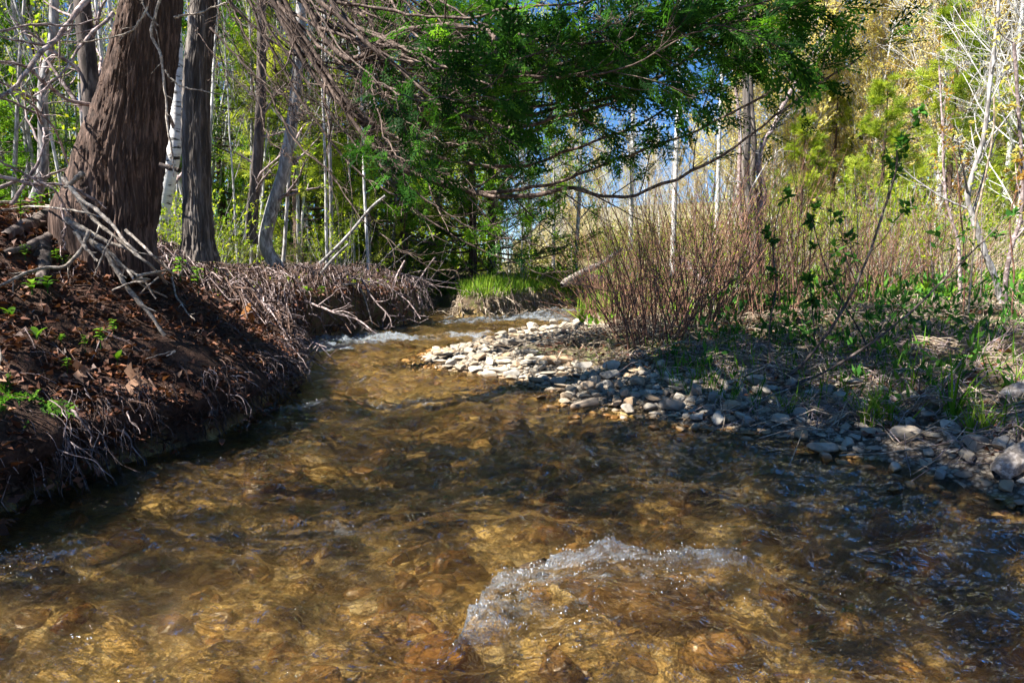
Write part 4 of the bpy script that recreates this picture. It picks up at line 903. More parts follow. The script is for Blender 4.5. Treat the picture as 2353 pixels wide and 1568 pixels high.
for i in range(26):
    u = (i+.5)/26; x1 = rng.uniform(1000, 1930); top = -160+rng.random()*200; y1 = top+max(0, (1950-x1))*rng.uniform(.0, .40); x0 = 520+rng.uniform(-60, 380); y0 = -330+rng.uniform(0, 240)
    dip = 120+rng.uniform(40, 220); a = np.array([x0, y0]); d = np.array([x1, y1]); b = a+np.array([.18*(x1-x0), dip+180]); c = np.array([x0+.62*(x1-x0), max(y0, y1)+dip])
    limb([tuple(q) for q in bez(a, b, c, d, 9)], rng.uniform(.012, .026), 5.7, rng.uniform(3.2, 6.2), rng.uniform(.35, .5))
for i in range(20):    # thin bare boughs, left half
    x0 = rng.uniform(430, 860); y0 = rng.uniform(-300, 160); x1 = rng.uniform(650, 1250); y1 = rng.uniform(250, 560)*(.6+.4*(x1-600)/700)
    a = np.array([x0, y0]); d = np.array([x1, y1]); b = a+np.array([rng.uniform(.1, .5)*(x1-x0), rng.uniform(.4, .95)*(y1-y0)]); c = np.array([x0+.6*(x1-x0), y1-10+rng.uniform(0, 40)])
    limb([tuple(q) for q in bez(a, b, c, d, 8)], rng.uniform(.006, .014), 5.8, rng.uniform(4.6, 6.6), 2.0)
for i in range(9):    # unseen crown boughs added above the frame to shade the right side
    ang = rng.uniform(-.75, .7); zz = rng.uniform(4.6, 8.5); tr = np.array([P[80, 0], P[80, 1], zz]); L = rng.uniform(2.0, 4.2)*(1-.06*(zz-3)); dv = np.array([math.cos(ang), math.sin(ang), 0])
    LIM.append(([tr, tr+dv*L*.35+[0, 0, -.35], tr+dv*L*.7+[0, 0, -.25], tr+dv*L+[0, 0, .2]], .03, None, None, .45, 1.2))
Z3 = np.array([0, 0, 1.])
for pts, r, Y0, Y1, f0, dens in LIM:
    if Y0 is None: W = pts
    else: W = [at(x, y, yy) for (x, y), yy in zip(pts, Y0+(Y1-Y0)*ss(0, 1, np.linspace(0, 1, len(pts))))]
    n = 48; r *= .66; P1 = spline(W, n); P1 = (P1+np.cumsum(rng.normal(0, .007, P1.shape), 0)+rng.normal(0, .004, P1.shape))[None]; R1 = (np.linspace(r, r*.22, n)*(1+.1*rng.normal(0, 1, n)))[None]
    a = Acc(); tubes(a, P1, R1, 7); ln = np.linalg.norm(P1[0, -1]-P1[0, 0])
    bare = f0 > 1
    B2, R2 = grow(P1, R1, 16 if not bare else 18, .12, 1.0, .75, .17, .08 if not bare else -.1, .09, 8, .42, .25, True); B3, R3 = grow(B2, np.maximum(R2, .003), 5, .15, 1, .6, .45, .0, .12, 5, .6)
    tubes(a, B2, np.maximum(R2, .0022), 4); tubes(a, B3, np.maximum(R3, .0014), 3)
    lo = under(old, 'bough', a.build('bough', M['limb_bark'], True))
    if not bare:
        q = int(16*f0); sel = B2[q:]; sel3 = B3[q*5:]
        C, T = along(sel, int(6.5*dens), .25, 1.03); C3, T3 = along(sel3, int(2*dens+.5), .2, 1.03); C = np.concatenate([C, C3]); T = np.concatenate([T, T3])
        if Y0 is not None:
            k = rng.random(len(C)) < .42+.2*ss(620, 1250, C[:, 0]/C[:, 1]*FPX+1176)+.3*ss(1550, 1800, C[:, 0]/C[:, 1]*FPX+1176); C, T = C[k], T[k]
        if not len(C): continue
        m = len(C); c = Acc(); tn = np.clip(rng.normal(.27, .28, m), 0, 1)
        sprays(c, C, T*1.0+rnd(m, .35)-Z3*.28, rnd(m, .45)+Z3*.8, .165*rng.uniform(.5, 1.5, m), TPL, 1.3, tn)
        f = obj('foliage', c.build('foliage', M['cedar_leaf']), lo)

# ------------------------------------------------------------------ left bank details
litter = Acc(); N = 60000
N = 80000; x = rng.uniform(-4.2, .4, N); y = 1.6+7.4*rng.random(N)**1.7; hz, hd, hp, vx_, vy_ = height(x, y, True)
k = (hd > .02) & (x < .2) & (np.abs(x/y) < .95) & ((x/y < -.155) | (y > 9)); x, y, hz, hd, vx_, vy_ = x[k], y[k], hz[k], hd[k], vx_[k], vy_[k]
ovk = .16*(1-ss(.15, .9, hd)); m = len(x)
leaves(litter, np.stack([x+vx_*ovk, y+vy_*ovk, hz+rng.uniform(0, .02, m)], 1), rnd(m)*[1, 1, .35], rnd(m, .45)+Z3, rng.uniform(.012, .055, m), rng.uniform(.010, .034, m), np.clip(rng.beta(1.6, 2.6, m), 0, 1), .35)
setp(obj('leaf_litter', litter.build('leaf_litter', M['litter'])), 'red brown dead leaves and needles covering the left bank', None, None, 'stuff')
# matted rootlets over the bank and fringe hanging over the water
def shore_pts(i0, i1, n):
    """random points along the waterline, with inward (land) normal"""
    A = SH[i0:i1+1, :2]; L = np.r_[0, np.cumsum(np.linalg.norm(np.diff(A, axis=0), axis=1))]; s = rng.uniform(0, L[-1], n)
    px = np.interp(s, L, A[:, 0]); py = np.interp(s, L, A[:, 1]); e = 1e-2
    tx = np.interp(s+e, L, A[:, 0])-np.interp(s-e, L, A[:, 0]); ty = np.interp(s+e, L, A[:, 1])-np.interp(s-e, L, A[:, 1]); T = unit(np.stack([tx, ty], 1))
    return px, py, np.stack([-T[:, 1], T[:, 0]], 1)
def fringe(name, i0, i1, n, zr, off, ln, r, mat, lab, out=.10, npt=9):
    px, py, Nn = shore_pts(i0, i1, n)
    d1 = stream(px+Nn[:, 0]*.05, py+Nn[:, 1]*.05)[0]; Nn = Nn*np.where(d1 > 0, 1, -1)[:, None]
    pn = perlin(px*2.3+zr[0]*9, py*2.3)+.5*perlin(px*7, py*7); k = pn > -.32; px, py, Nn, pn = px[k], py[k], Nn[k], pn[k]; n = len(px)
    z = rng.uniform(*zr, n); o = rng.uniform(*off, n); P = np.zeros((n, npt, 3)); P[:, 0] = np.stack([px+Nn[:, 0]*o, py+Nn[:, 1]*o, z], 1)
    lead = rng.normal(0, .6, n); tv = np.stack([-Nn[:, 1], Nn[:, 0]], 1)
    D_ = np.stack([-Nn[:, 0]+tv[:, 0]*lead, -Nn[:, 1]+tv[:, 1]*lead, 0*z-.1], 1); L = rng.uniform(*ln, n)*rng.uniform(.4, 1, n)*(.75+.7*np.clip(pn, -.4, 1))
    for j in range(1, npt):
        D_ = unit(D_+np.array([0, 0, -.30])+rnd(n, .28)); P[:, j] = P[:, j-1]+D_*(L/(npt-1))[:, None]
    P[:, :, 2] = np.maximum(P[:, :, 2], -.03)
    Rr = (rng.lognormal(0, .55, n)*r)[:, None]*np.linspace(1.2, .35, npt)[None]; a = Acc(); tubes(a, P, Rr, 4)
    B2, R2 = grow(P, Rr, 2, .3, .95, .5, .35, -.4, .15, 5, .6); tubes(a, B2, np.maximum(R2, r*.3), 3)
    setp(obj(name, a.build(name, mat)), lab, None, None, 'stuff')
fringe('root_fringe', 1, 9, 1500, (.14, .34), (-.13, .12), (.05, .30), .0011, M['root_wood'], 'pale rootlets hanging from the undercut left bank over the water')
fringe('root_fringe', 1, 9, 1500, (.10, .36), (-.08, .15), (.08, .35), .0022, M['root_dark'], 'dark roots matted in the undercut left bank')
fringe('root_fringe', 9, 13, 700, (.1, .6), (-.06, .35), (.1, .4), .003, M['root_wood'], 'roots hanging from the dark far bank on the left')
fringe('root_fringe', 16, 22, 900, (.05, .3), (-.03, .2), (.1, .35), .004, M['straw'], 'dry roots and grass hanging from the small island bank')
# litter of twigs and rootlets over soil
def ground_sticks(name, n, xr, yr, cond, ln, r, mat, lab, lift=.02, wob=.25):
    x = rng.uniform(*xr, n); y = rng.uniform(*yr, n); k = cond(x, y); x, y = x[k], y[k]; n = len(x); npt = 6
    a = rng.uniform(0, 6.28, n); L = rng.uniform(*ln, n); P = np.zeros((n, npt, 2)); P[:, 0] = np.stack([x, y], 1)
    for j in range(1, npt): a = a+rng.normal(0, wob, n); P[:, j] = P[:, j-1]+np.stack([np.cos(a), np.sin(a)], 1)*(L/(npt-1))[:, None]
    z, d, pr, vx, vy = height(P[..., 0], P[..., 1], True); ov = pr[..., 4]*(1-ss(.15, .9, d))*ss(.06, .2, z)
    P3 = np.stack([P[..., 0]+vx*ov, P[..., 1]+vy*ov, np.maximum(z, -.02)+lift*rng.random((n, npt))], -1)
    A_ = Acc(); tubes(A_, P3, (rng.uniform(.5, 1.5, n)*r)[:, None]*np.ones((1, npt)), 4); setp(obj(name, A_.build(name, mat)), lab, None, None, 'stuff')
left = lambda x, y: (stream(x, y)[0] > .03) & (x/y < -.155) & (np.abs(x/y) < .95)
ground_sticks('rootlets', 4200, (-4, .3), (1.6, 8.5), left, (.05, .35), .0016, M['root_dark'], 'reddish brown rootlets matted across the left bank', .03)
ground_sticks('rootlets', 1000, (-4, .3), (1.6, 8.5), left, (.05, .3), .0015, M['root_wood'], 'pale grey rootlets and twigs scattered on the left bank', .04)
right = lambda x, y: (stream(x, y)[0] > np.where(y < 3.4, .22, .8)+.25*perlin(x*2.3, y*2.3)) & (x > .2) & (np.abs(x/y) < .95)
ground_sticks('dead_stalks', 5200, (.3, 9), (2.0, 10), right, (.15, .8), .0024, M['straw'], 'dry straw coloured stalks lying over the right bank', .10, .08)
ground_sticks('dead_stalks', 1800, (.3, 3.5), (2.0, 5), right, (.1, .5), .0018, M['root_wood'], 'grey brown dead stems matted on the near right bank', .08, .12)
isl = lambda x, y: (stream(x, y)[0] > .02) & (stream(x, y)[1][..., 3] < .345) & (y > 8.5) & (x > -1.5) & (x < 1.5)
x = rng.uniform(.2, 9, 26000); y = rng.uniform(2, 12, 26000); hz, hd, _, _, _ = height(x, y, True); k = (hd > np.where(y < 3.4, .2, .7)+.3*perlin(x*2, y*2)) & (np.abs(x/y) < .9); x, y, hz = x[k], y[k], hz[k]; m = len(x); lt = Acc()
leaves(lt, np.stack([x, y, hz+rng.uniform(0, .03, m)], 1), rnd(m)*[1, 1, .3], rnd(m, .4)+np.array([0, 0, 1.]), rng.uniform(.015, .06, m), rng.uniform(.012, .035, m), np.clip(rng.beta(2.2, 1.6, m), 0, 1), .35)
setp(obj('leaf_litter', lt.build('leaf_litter', M['litter'])), 'brown dead leaves strewn over the right bank', None, None, 'stuff')
ground_sticks('dead_stalks', 1300, (-1.4, 1.4), (9, 12.5), isl, (.15, .6), .004, M['straw'], 'matted dry grass on the small island in the stream bend', .12, .12)

# dead branches heaped at the foot of the cedar
DB = [([(160, 525), (205, 565), (247, 600), (273, 638), (303, 685), (350, 740), (386, 792)], .020, 'long thick grey branch running from the cedar foot down the bank'),
      ([(175, 545), (226, 570), (267, 586), (311, 600)], .017, 'pale bleached branch with a forked end lying across the heap'),
      ([(224, 576), (206, 612), (170, 653), (128, 667), (82, 674), (46, 695), (10, 715)], .014, 'curved pale branch sweeping to the left frame edge'),
      ([(170, 468), (206, 515), (247, 545), (278, 576), (309, 617), (335, 638)], .015, 'broken grey branch with splintered top on the heap'),
      ([(298, 550), (335, 581), (370, 617), (406, 643), (463, 653), (545, 669), (628, 661)], .010, 'thin grey branch reaching right along the bank crest'),
      ([(437, 620), (391, 648), (355, 674), (309, 684), (272, 700)], .009, 'thin pale branch crossing the thick one near its middle'),
      ([(190, 576), (216, 612), (242, 641)], .013, 'short pale stick behind the curved branch'),
      ([(280, 597), (262, 633), (247, 669), (242, 684)], .006, 'short crooked twig hanging below the heap'),
      ([(400, 658), (411, 695), (437, 730), (455, 755)], .007, 'slim bleached twig pointing down to the water'),
      ([(458, 591), (411, 633), (370, 674), (335, 705)], .007, 'slim twig slanting down left across the heap'),
      ([(180, 470), (230, 540), (300, 600), (370, 660), (400, 690)], .013, 'grey branch lying parallel right of the thick branch'),
      ([(215, 455), (190, 478), (168, 492)], .018, 'stubby broken limb at the top of the heap'),
      ([(240, 585), (290, 625), (330, 665), (390, 700)], .010, 'brown branch in the middle of the heap'),
      ([(250, 600), (300, 650), (345, 680), (370, 720)], .009, 'pale forked stick right of the thick branch'),
      ([(620, 830), (640, 862), (656, 908)], .010, 'pale stick poking from the bank nose into the water'),
      ([(790, 720), (830, 735), (860, 765)], .016, 'grey snag dipping into the far left rapid'),
      ([(0, 490), (60, 488), (120, 492), (185, 505)], .010, 'brown stick lying level at the left edge by the cedar root'),
      ([(20, 520), (90, 512), (170, 520), (260, 545)], .009, 'dark stick behind the clover at the left edge'),
      ([(20, 840), (30, 880), (24, 930)], .006, 'upright grey twig at the lower left bank'),
      ([(410, 1000), (430, 980), (360, 950)], .004, 'thin root loop at the undercut edge')]
for i, (pts, r, lab) in enumerate(DB):
    r *= .74; P, Rr = hand(pts, r, r*.55, 34, None, .05+.025*(i % 4), .003); a = Acc(); tubes(a, P, Rr, 7)
    if i % 2 == 0: B2, R2 = grow(P, Rr, 3, .3, .9, .7, .22, .05, .1, 6, .6); tubes(a, B2, R2, 5)
    o = obj('dead_branch', a.build('dead_branch', M['dead_wood'], True)); setp(o, lab, 'branch', 'dead branches on the left bank')
def cap_blob(name, p, s, mat, lab, cat, seed, rot=(0, 0, 0)):
    v, f = stone_shape(seed, 4, 5, .8); v = v+.10*perlin(v[:, 0]*6, v[:, 2]*3+v[:, 1]*5)[:, None]*v
    o = obj(name, mesh(name, v*.5, f, mat, True, {'tint': np.full(len(v), .5)})); o.location = p; o.scale = s; o.rotation_euler = rot; setp(o, lab, cat); return o
cap_blob('wood_chunk', tuple(hit(573, 742)+np.array([0, -.02, .05])), (.09, .08, .20), M['orange_wood'], 'orange chunk of decayed wood on the bank above the water', 'wood', 61, (.1, .3, 0))
cap_blob('wood_chunk', tuple(hit(770, 765)+np.array([0, -.02, .05])), (.12, .10, .10), M['orange_wood'], 'small orange chunk at the waterline of the far left bank', 'wood', 62)
for (px, py, s, lab) in [(318, 902, .09, 'curled pale leaf lying on the root edge'), (14, 885, .07, 'pale dead leaf at the left frame edge'), (200, 880, .06, 'tan dead leaf low on the left bank')]:
    c = Acc(); p = hit(px, py)+np.array([0, -.05, .05]); m = 7; leaves(c, np.repeat(p[None], m, 0), np.stack([np.cos(np.arange(m)*.5-1.5), -.3+0*np.arange(m), np.sin(np.arange(m)*.5-1.5)], 1)+rnd(m, .1), rnd(m, .2)+np.array([0, -1, .3]), s*rng.uniform(.7, 1, m), s*.5, .95, .3)
    o = obj('dead_leaf', c.build('dead_leaf', M['litter'])); setp(o, lab, 'leaf')

farb = lambda x, y: (stream(x, y)[0] > .05) & (stream(x, y)[0] < 1.3) & (y > 4.6) & (x/y < -.155)
ground_sticks('fallen_twigs', 1300, (-4, -.5), (4.6, 9.5), farb, (.15, .6), .0035, M['root_wood'], 'fallen twigs and roots tangled over the far left bank', .22, .2)
ground_sticks('fallen_twigs', 1800, (-4, -.5), (4.6, 9.5), farb, (.15, .6), .0045, M['root_dark'], 'dark fallen twigs on the far left bank', .22, .2)
for i, (pts, r, Yv) in enumerate([([(700, 690), (760, 715), (820, 735), (865, 768)], .014, (6.9, 6.6)), ([(830, 640), (860, 690), (900, 730), (905, 752)], .010, (7.9, 7.6)), ([(720, 660), (780, 640), (860, 650), (950, 690)], .012, (7.8, 8.2)), ([(930, 600), (900, 660), (940, 700), (965, 735)], .013, (8.6, 8.4)), ([(1000, 590), (960, 640), (930, 690)], .012, (9.2, 8.8)), ([(880, 620), (980, 640), (1080, 650), (1180, 640)], .014, (9.5, 12)), ([(600, 690), (640, 740), (665, 790)], .010, (4.9, 4.6)), ([(560, 640), (620, 700), (690, 720)], .009, (5.0, 5.6))]):
    P, Rr = hand(pts, r, r*.5, 30, Yv, 0, .008); a = Acc(); tubes(a, P, Rr, 6); B2, R2 = grow(P, Rr, 7, .1, 1, .8, .35, .0, .15, 6, .6); tubes(a, B2, R2, 4); B3, R3 = grow(B2, R2, 4, .2, 1, .8, .4, .0, .2, 4, .6); tubes(a, B3, np.maximum(R3, .0018), 3)
    o = obj('dead_branch', a.build('dead_branch', M['root_wood'], True)); setp(o, ['grey snag reaching down to the far left rapid', 'twiggy dead branch hanging off the far left bank', 'long dead branch lying along the top of the far left bank', 'dead branch drooping at the corner of the far bank', 'dark dead branch standing at the bend of the stream', 'fallen branch lying behind the bend of the stream', 'dead twiggy branch at the recess behind the bank nose', 'dead branch over the recess behind the bank nose'][i], 'branch', 'dead branches on the far bank')
# ------------------------------------------------------------------ small plants
def herb(name, n, L, W, mat, stem=.08, up=.6, drop=.5):
    r = empty(name, (0, 0, -50)); a = Acc(); c = Acc()
    for i in range(n):
        ph = i*2.4+rng.uniform(0, .6); t = .35+.65*(i+1)/n; d = np.array([math.cos(ph), math.sin(ph), up]); l = L*rng.uniform(.7, 1.2); b = np.array([0, 0, stem*t]); d = d/np.linalg.norm(d); side = np.cross(d, Z3); side /= np.linalg.norm(side); nr = np.cross(side, d)
        q = np.linspace(0, 1, 6); cen = b+np.outer(q*l, d)-np.outer(drop*l*q**2, Z3); wd = W*np.sin(np.pi*(q*.93+.05))**.8*.5*(l/L)
        Lf = cen+side*wd[:, None]+nr*(wd*.3)[:, None]; Rt = cen-side*wd[:, None]+nr*(wd*.3)[:, None]
        V = np.concatenate([Lf, cen, Rt]); F = np.array([[j, j+1, 6+j+1, 6+j] for j in range(5)]+[[6+j, 6+j+1, 12+j+1, 12+j] for j in range(5)]); c.add(V, F, float(rng.random()))
    tubes(a, np.array([[[0, 0, -.02], [.004, 0, stem*.5], [0, .003, stem]]]), np.full((1, 3), .0022), 5, .5)
    obj('stem', a.build('stem', M['herb_dark']), r); obj('leaves', c.build('leaves', mat, True), r); return r
HB = [herb('herb', 5, .075, .035, M['herb'], .06, .9), herb('herb', 9, .04, .03, M['herb'], .10, .5), herb('herb', 4, .09, .035, M['herb'], .03, 1.3, .3)]
for i, (px, py, s, pr, lab) in enumerate([(25, 735, 1., 2, 'bright green sprout at the left edge below the curved branch'), (85, 785, 1., 2, 'bright green sprout second from the left edge'), (142, 800, .8, 0, 'small two leaved sprout in the middle of the left bank'),
        (232, 800, 1.2, 1, 'leafy herb on tall stem in the lit litter, left one'), (262, 775, 1.1, 1, 'leafy herb beside the taller one, right of it'), (197, 812, .9, 1, 'small clover like herb left of the leafy pair'), (110, 680, 1.6, 0, 'flat green fern leaves under the curved branch'), (75, 681, 1.3, 0, 'flat fern leaves nearest the left edge'),
        (60, 605, 1.1, 1, 'clover on the dark soil below the roots, left of two'), (132, 618, 1.2, 1, 'clover on the dark soil below the roots, right of two'), (155, 620, 1., 1, 'small yellow green clover beside the stump'), (50, 515, 1.8, 1, 'leafy green clump at the top left of the bank'), (90, 505, 1.9, 1, 'leafy green clump just left of the cedar flare'), (175, 575, 1.2, 1, 'tiny herb among the heaped branches'),
        (270, 840, .9, 2, 'thin pale sprout low on the left bank'), (155, 860, .8, 1, 'tiny herb above the root fringe'), (500, 610, 1.6, 1, 'green herb on the bank crest right of the cedar'), (525, 625, 1.5, 0, 'yellow green leaves on the crest'), (480, 590, 1.5, 1, 'herb behind the crest beside the dark root'), (740, 690, 2.2, 1, 'yellow leaved herb hanging over the far bank'), (705, 685, 2.2, 0, 'yellow green herb on the far bank edge'), (410, 545, 2., 1, 'herb at the foot of the old grey cedar'), (450, 560, 2., 1, 'herb right of the old cedar foot')]):
    p = hit(px, py); put(HB[pr], p[0], p[1], rng.uniform(0, 6), s*.65, lab, 'small herbs on the left bank', cat='plant', z=p[2])
# green cedar sprig at lower left
for (px, py, s, lab) in [(60, 985, 1.0, 'bright cedar sprig hanging at the lower left of the bank'), (110, 945, .9, 'cedar sprig right of the lowest one'), (20, 965, .9, 'cedar sprig at the left frame edge')]:
    p = hit(px, py); c = Acc(); m = 22; C = p+rnd(m, .045)*[1, .6, .9]; sprays(c, C, rnd(m, .5)+np.array([.3, -.6, -.5]), rnd(m, .3)+np.array([0, -.7, .7]), .10*s*rng.uniform(.7, 1.3, m), TPL, 1.3, rng.uniform(.5, 1, m)); o = obj('cedar_sprig', c.build('cedar_sprig', M['cedar_leaf'])); setp(o, lab, 'plant', 'cedar sprigs at the lower left')
# grass
def grass_tuft(name, n, H, W, mat, spread=.04):
    c = Acc(); ph = rng.uniform(0, 6.28, n); l = H*rng.uniform(.5, 1.2, n); ti = np.abs(rng.normal(0, .3, n)); q = np.linspace(0, 1, 5)
    d = np.stack([np.cos(ph)*np.sin(ti), np.sin(ph)*np.sin(ti), np.cos(ti)], 1); b = np.stack([np.cos(ph), np.sin(ph), 0*ph], 1)*(spread*rng.random(n))[:, None]
    cen = b[:, None]+d[:, None]*(q[None]*l[:, None])[..., None]+np.stack([np.cos(ph), np.sin(ph), -.6+0*ph], 1)[:, None]*(.35*l[:, None]*q[None]**2.2)[..., None]
    s = np.stack([-np.sin(ph), np.cos(ph), 0*ph], 1)[:, None]*(W*.5*(1-q**2)[None]+.0004)[..., None]
    V = np.stack([cen-s, cen+s], 2).reshape(n, 10, 3); F = np.array([[2*j, 2*j+1, 2*j+3, 2*j+2] for j in range(4)]); FF = (F[None]+(np.arange(n)*10)[:, None, None]).reshape(-1, 4)
    c.add(V.reshape(-1, 3), FF, np.repeat(rng.random(n), 10)); return c.build(name, mat, True)
GT = [grass_tuft('grass_tuft', 26, .22, .007, M['grass']), grass_tuft('grass_tuft', 16, .30, .008, M['herb'])]
for (px, py, s, lab) in [(1985, 985, 1., 'tuft of upright grass at the edge of the right bank, left one'), (2040, 975, 1.0, 'tuft of upright grass right beside the first on the bank edge'), (2010, 955, .8, 'short grass tuft behind the upright pair'), (2185, 960, 1.1, 'grass tuft with one long arching blade on the right'), (2262, 990, .9, 'small grass tuft near the right frame edge'), (2230, 1000, .7, 'thin grass tuft on bare soil at the right'), (1810, 950, .8, 'sparse grass tuft beside the flat pale cobble')]:
    p = hit(px, py); o = obj('grass_tuft', GT[0 if s < 1.05 else 1]); o.location = p; o.scale = (s,)*3; o.rotation_euler = (0, 0, rng.uniform(0, 6)); setp(o, lab, 'grass', 'grass tufts on the right bank')
# ground cover: broad leaves and grass
def cover(name, n, xr, yr, cond, ln, wd, mat, lab, up=1.2, lift=.0, tl=0, clump=0.):
    x = rng.uniform(*xr, n); y = rng.uniform(*yr, n); k = cond(x, y)
    if clump: k &= fbm(x*1.6+3, y*1.6, 3) > clump
    x, y = x[k], y[k]; m = len(x); z = height(x, y); c = Acc(); q = 3
    x = np.repeat(x, q)+rng.normal(0, .015, m*q); y = np.repeat(y, q)+rng.normal(0, .015, m*q); z = np.repeat(z, q)+lift*rng.random(m*q); m *= q; ds = 1+.0*y
    leaves(c, np.stack([x, y, z-.005], 1), rnd(m, .7)+Z3*up, rnd(m, .6)+np.array([0, -.5, 1]), rng.uniform(*ln, m), rng.uniform(*wd, m), np.clip(rng.random(m)+tl, 0, 1), .2)
    setp(obj(name, c.build(name, mat)), lab, None, None, 'stuff')
cover('ground_plants', 2600, (.4, 8), (2.6, 8.5), lambda x, y: (x/y > .22) & (stream(x, y)[0] > np.where(y < 3.8, .5, .8)) & (np.abs(x/y) < .95), (.03, .11), (.012, .03), M['herb_dark'], 'dark green broad leaved plants covering the shaded right bank', 1.4, .06, 0, -.15)
cover('ground_plants', 2400, (.6, 8), (3.4, 8.5), lambda x, y: (stream(x, y)[0] > .9) & (x/y > .27) & (np.abs(x/y) < .95), (.04, .12), (.015, .035), M['herb_dark'], 'leafy stems standing among the grass of the shaded right bank', 1.0, .30, .1, -.05)
cover('ground_plants', 6000, (.2, 14), (7., 18), lambda x, y: (stream(x, y)[0] > .8) & (np.abs(x/y) < .95), (.06, .2), (.02, .06), M['herb'], 'fresh green plants in the sunny clearing behind the right bank', 1.2, .12, .2, -.2)
cover('ground_plants', 2600, (-8, .4), (5, 14), lambda x, y: (stream(x, y)[0] > .25) & (np.abs(x/y) < .95) & ((x/y < -.155) | (y > 9.5)), (.03, .1), (.015, .05), M['spring_leaf'], 'sparse green seedlings on top of the left bank', .9, .10, 0, .0)
cover('grass', 5200, (-1.4, 1.4), (8.8, 14), lambda x, y: (stream(x, y)[0] > .10) & (stream(x, y)[1][..., 3] < .44), (.12, .32), (.012, .022), M['grass'], 'bright green grass topping the small island', 2.5, .0, .2)
cover('grass', 500, (.9, 3.2), (2.2, 5.2), lambda x, y: (stream(x, y)[0] > .3) & (np.abs(x/y) < .95), (.05, .22), (.004, .008), M['herb'], 'scattered grass blades on the shaded right bank', 2.5, .0, .0, .0)

# saplings and whips on the right bank
def whip(name, pts, Yv, r0, r1, mat, lab, kb=6, L=.25, leaf=None, nl=3, ls=.06, up=.4, k2=3):
    P, Rr = hand(pts, r0, r1, 34, Yv, 0, .003); P[0, 0, 2] = min(P[0, 0, 2], float(height(P[0, 0, 0], P[0, 0, 1]))-.01)
    root = empty(name, tuple(P[0, 0])); a = Acc(); tubes(a, P, Rr, 7); under(root, 'stem', a.build('stem', mat, True))
    if kb:
        B1, R1 = grow(P, Rr, kb, .3, 1, .7, L, up, .06, 7, .5, .3, True); B2, R2 = grow(B1, R1, k2, .3, 1, .6, .4, .2, .08, 5, .6); b = Acc(); tubes(b, B1, R1, 5); tubes(b, B2, R2, 3); under(root, 'twigs', b.build('twigs', mat))
        if leaf:
            c = Acc(); E = np.concatenate([B1[:, -1], B2[:, -1]]); E = np.repeat(E, nl, 0); m = len(E); leaves(c, E, rnd(m, .6)+Z3*.2, rnd(m, .35)+Z3, ls*rng.uniform(.6, 1.2, m), ls*.5*rng.uniform(.7, 1.2, m), None, .25); under(root, 'leaves', c.build('leaves', leaf))
    setp(root, lab, 'plant'); return root
whip('dark_sapling', [(1800, 870), (1850, 830), (1925, 730), (1985, 610), (2030, 480), (2055, 400), (2062, 330)], (3.9, 3.7), .010, .004, M['dark_bark'], 'dark slender sapling rising from the grass in front of the cedars', 9, .3, M['herb_dark'], 4, .06, .3)
whip('dark_sapling', [(1760, 905), (1900, 850), (2050, 750), (2150, 660), (2230, 580), (2290, 520)], (3.7, 3.6), .009, .003, M['dark_bark'], 'dark sapling slanting low to the right across the grass', 7, .22, M['herb_dark'], 3, .05, .3)
whip('dark_sapling', [(1770, 860), (1765, 760), (1780, 660), (1775, 560), (1790, 470)], 4.2, .006, .003, M['dark_bark'], 'thin upright dark whip with paired leaves left of the dark saplings', 5, .15, M['herb_dark'], 4, .06, .5)
whip('dark_sapling', [(1875, 860), (1870, 740), (1862, 630), (1868, 520)], 4.4, .005, .003, M['dark_bark'], 'thin straight whip topped by star shaped leaves', 3, .1, M['herb_dark'], 5, .07, .5)
whip('dark_sapling', [(1985, 870), (1990, 800), (1930, 690), (1890, 600), (1862, 500)], 4.3, .005, .003, M['dark_bark'], 'thin whip leaning left between the dark saplings', 4, .18, M['herb_dark'], 4, .05, .3)
whip('grey_sapling', [(2306, 735), (2310, 640), (2325, 560), (2345, 500), (2350, 400), (2340, 250), (2330, 100)], 5.6, .022, .012, M['root_wood'], 'pale brown sapling forking near the right frame edge', 9, .25, M['bud_yellow'], 4, .05, .4)
whip('bent_tree', [(2300, 700), (2290, 650), (2262, 580), (2235, 500), (2222, 450), (2240, 380), (2262, 300), (2275, 180), (2290, 50), (2300, -100)], 6.6, .032, .014, M['grey_bark'], 'bent grey brown trunk leaning left near the right edge', 12, .28, M['bud_yellow'], 3, .05, .3, 5)
whip('grey_sapling', [(2205, 690), (2202, 560), (2175, 450), (2168, 300), (2160, 150)], 7, .018, .008, M['root_wood'], 'tall straight brown whip left of the bent trunk', 8, .2, M['maple_orange'], 3, .05, .5)
whip('maple_seedling', [(2215, 690), (2212, 560), (2200, 440), (2195, 380), (2180, 320)], 5.6, .007, .003, M['red_stem'], 'young maple with drooping orange leaves left of the bent trunk', 6, .18, M['maple_orange'], 3, .045, .3)
whip('pale_stalk', [(2240, 500), (2265, 400), (2280, 310), (2285, 220)], 5.5, .008, .006, M['straw'], 'pale dry stalk standing by the bent trunk', 0)
whip('maple_seedling', [(2330, 640), (2320, 520), (2335, 440), (2345, 380)], 5.2, .006, .003, M['red_stem'], 'young maple with yellow orange leaves at the right frame edge', 6, .2, M['maple_orange'], 3, .045, .3)
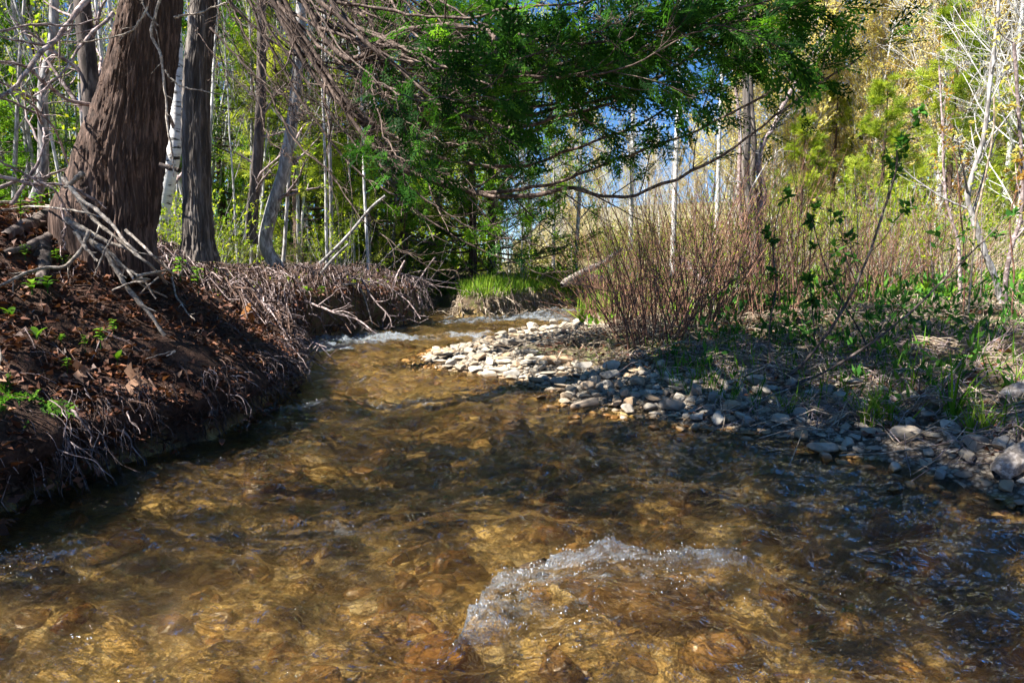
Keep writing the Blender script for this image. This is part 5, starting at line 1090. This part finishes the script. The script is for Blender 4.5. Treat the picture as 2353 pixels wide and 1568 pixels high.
for i, (px, h) in enumerate([(1640, 300), (1810, 260), (1960, 360), (2110, 300), (2150, 240), (2250, 330), (1700, 230), (1895, 220)]):
    whip('thin_sapling', [(px, 745), (px+rng.uniform(-10, 10), 745-h*.5), (px+rng.uniform(-25, 25), 745-h)], rng.uniform(6.2, 7.8), .007, .003, M['root_wood'], ['slim whip in front of the twisted trunk', 'slim whip just right of the twisted trunk', 'slim tall whip in front of the lower bright cedar', 'slim whip below the tall green cedar', 'short whip at the foot of the tall cedar', 'slim whip near the bent trunk', 'short slim whip left of the twisted trunk foot', 'short slim whip in front of the small green cedar'][i], 7, .25, M['spring_leaf'], 3, .04, .5)
# logs and sticks on the right
a = Acc(); P, Rr = hand([(1663, 968), (1800, 915), (1950, 868), (2103, 836)], .006, .004, 20, None, .05); tubes(a, P, Rr, 6); setp(obj('pale_stick', a.build('pale_stick', M['dead_wood'])), 'long straight pale stick lying up the right bank', 'branch')
def log(pts, r0, r1, lab, mat='dead_wood', Yv=None, lift=.04):
    P, _ = hand(pts, r0, r1, 40, Yv, lift, .0); setp(obj('driftwood', ringed('driftwood', P[0], np.interp(np.linspace(0, 1, 40), [0, .06, .9, 1], [r0*.5, r0, r1, r1*.4]), M[mat], 40, .18, None, 3, 14)), lab, 'log')
log([(2275, 1120), (2310, 1090), (2350, 1062), (2420, 1020)], .035, .05, 'thick weathered log at the right edge just above the waterline')
log([(2295, 945), (2330, 925), (2400, 900)], .035, .04, 'shorter grey log at the right edge behind the thick one')
log([(1290, 655), (1330, 630), (1390, 600), (1430, 570)], .07, .04, 'bleached fallen log in the sun beyond the stream bend', 'dead_wood', (11.5, 12.5))
log([(1300, 650), (1330, 640), (1400, 648)], .12, .10, 'whitish driftwood pile beyond the stream bend', 'dead_wood', (12.5, 12.8))
log([(1560, 590), (1620, 650), (1680, 690)], .05, .04, 'brown leaning dead limb left of the twisted trunk', 'root_wood', (8.8, 8.6))
for q in (BARE+SAP+POLE+BUSHY+YEL+TAN+[ASP]+CEB+CEM+RS_+BR_+DG_+HB):
    if q.name not in used_proto:
        for ch in list(q.children): bpy.data.objects.remove(ch)
        bpy.data.objects.remove(q)
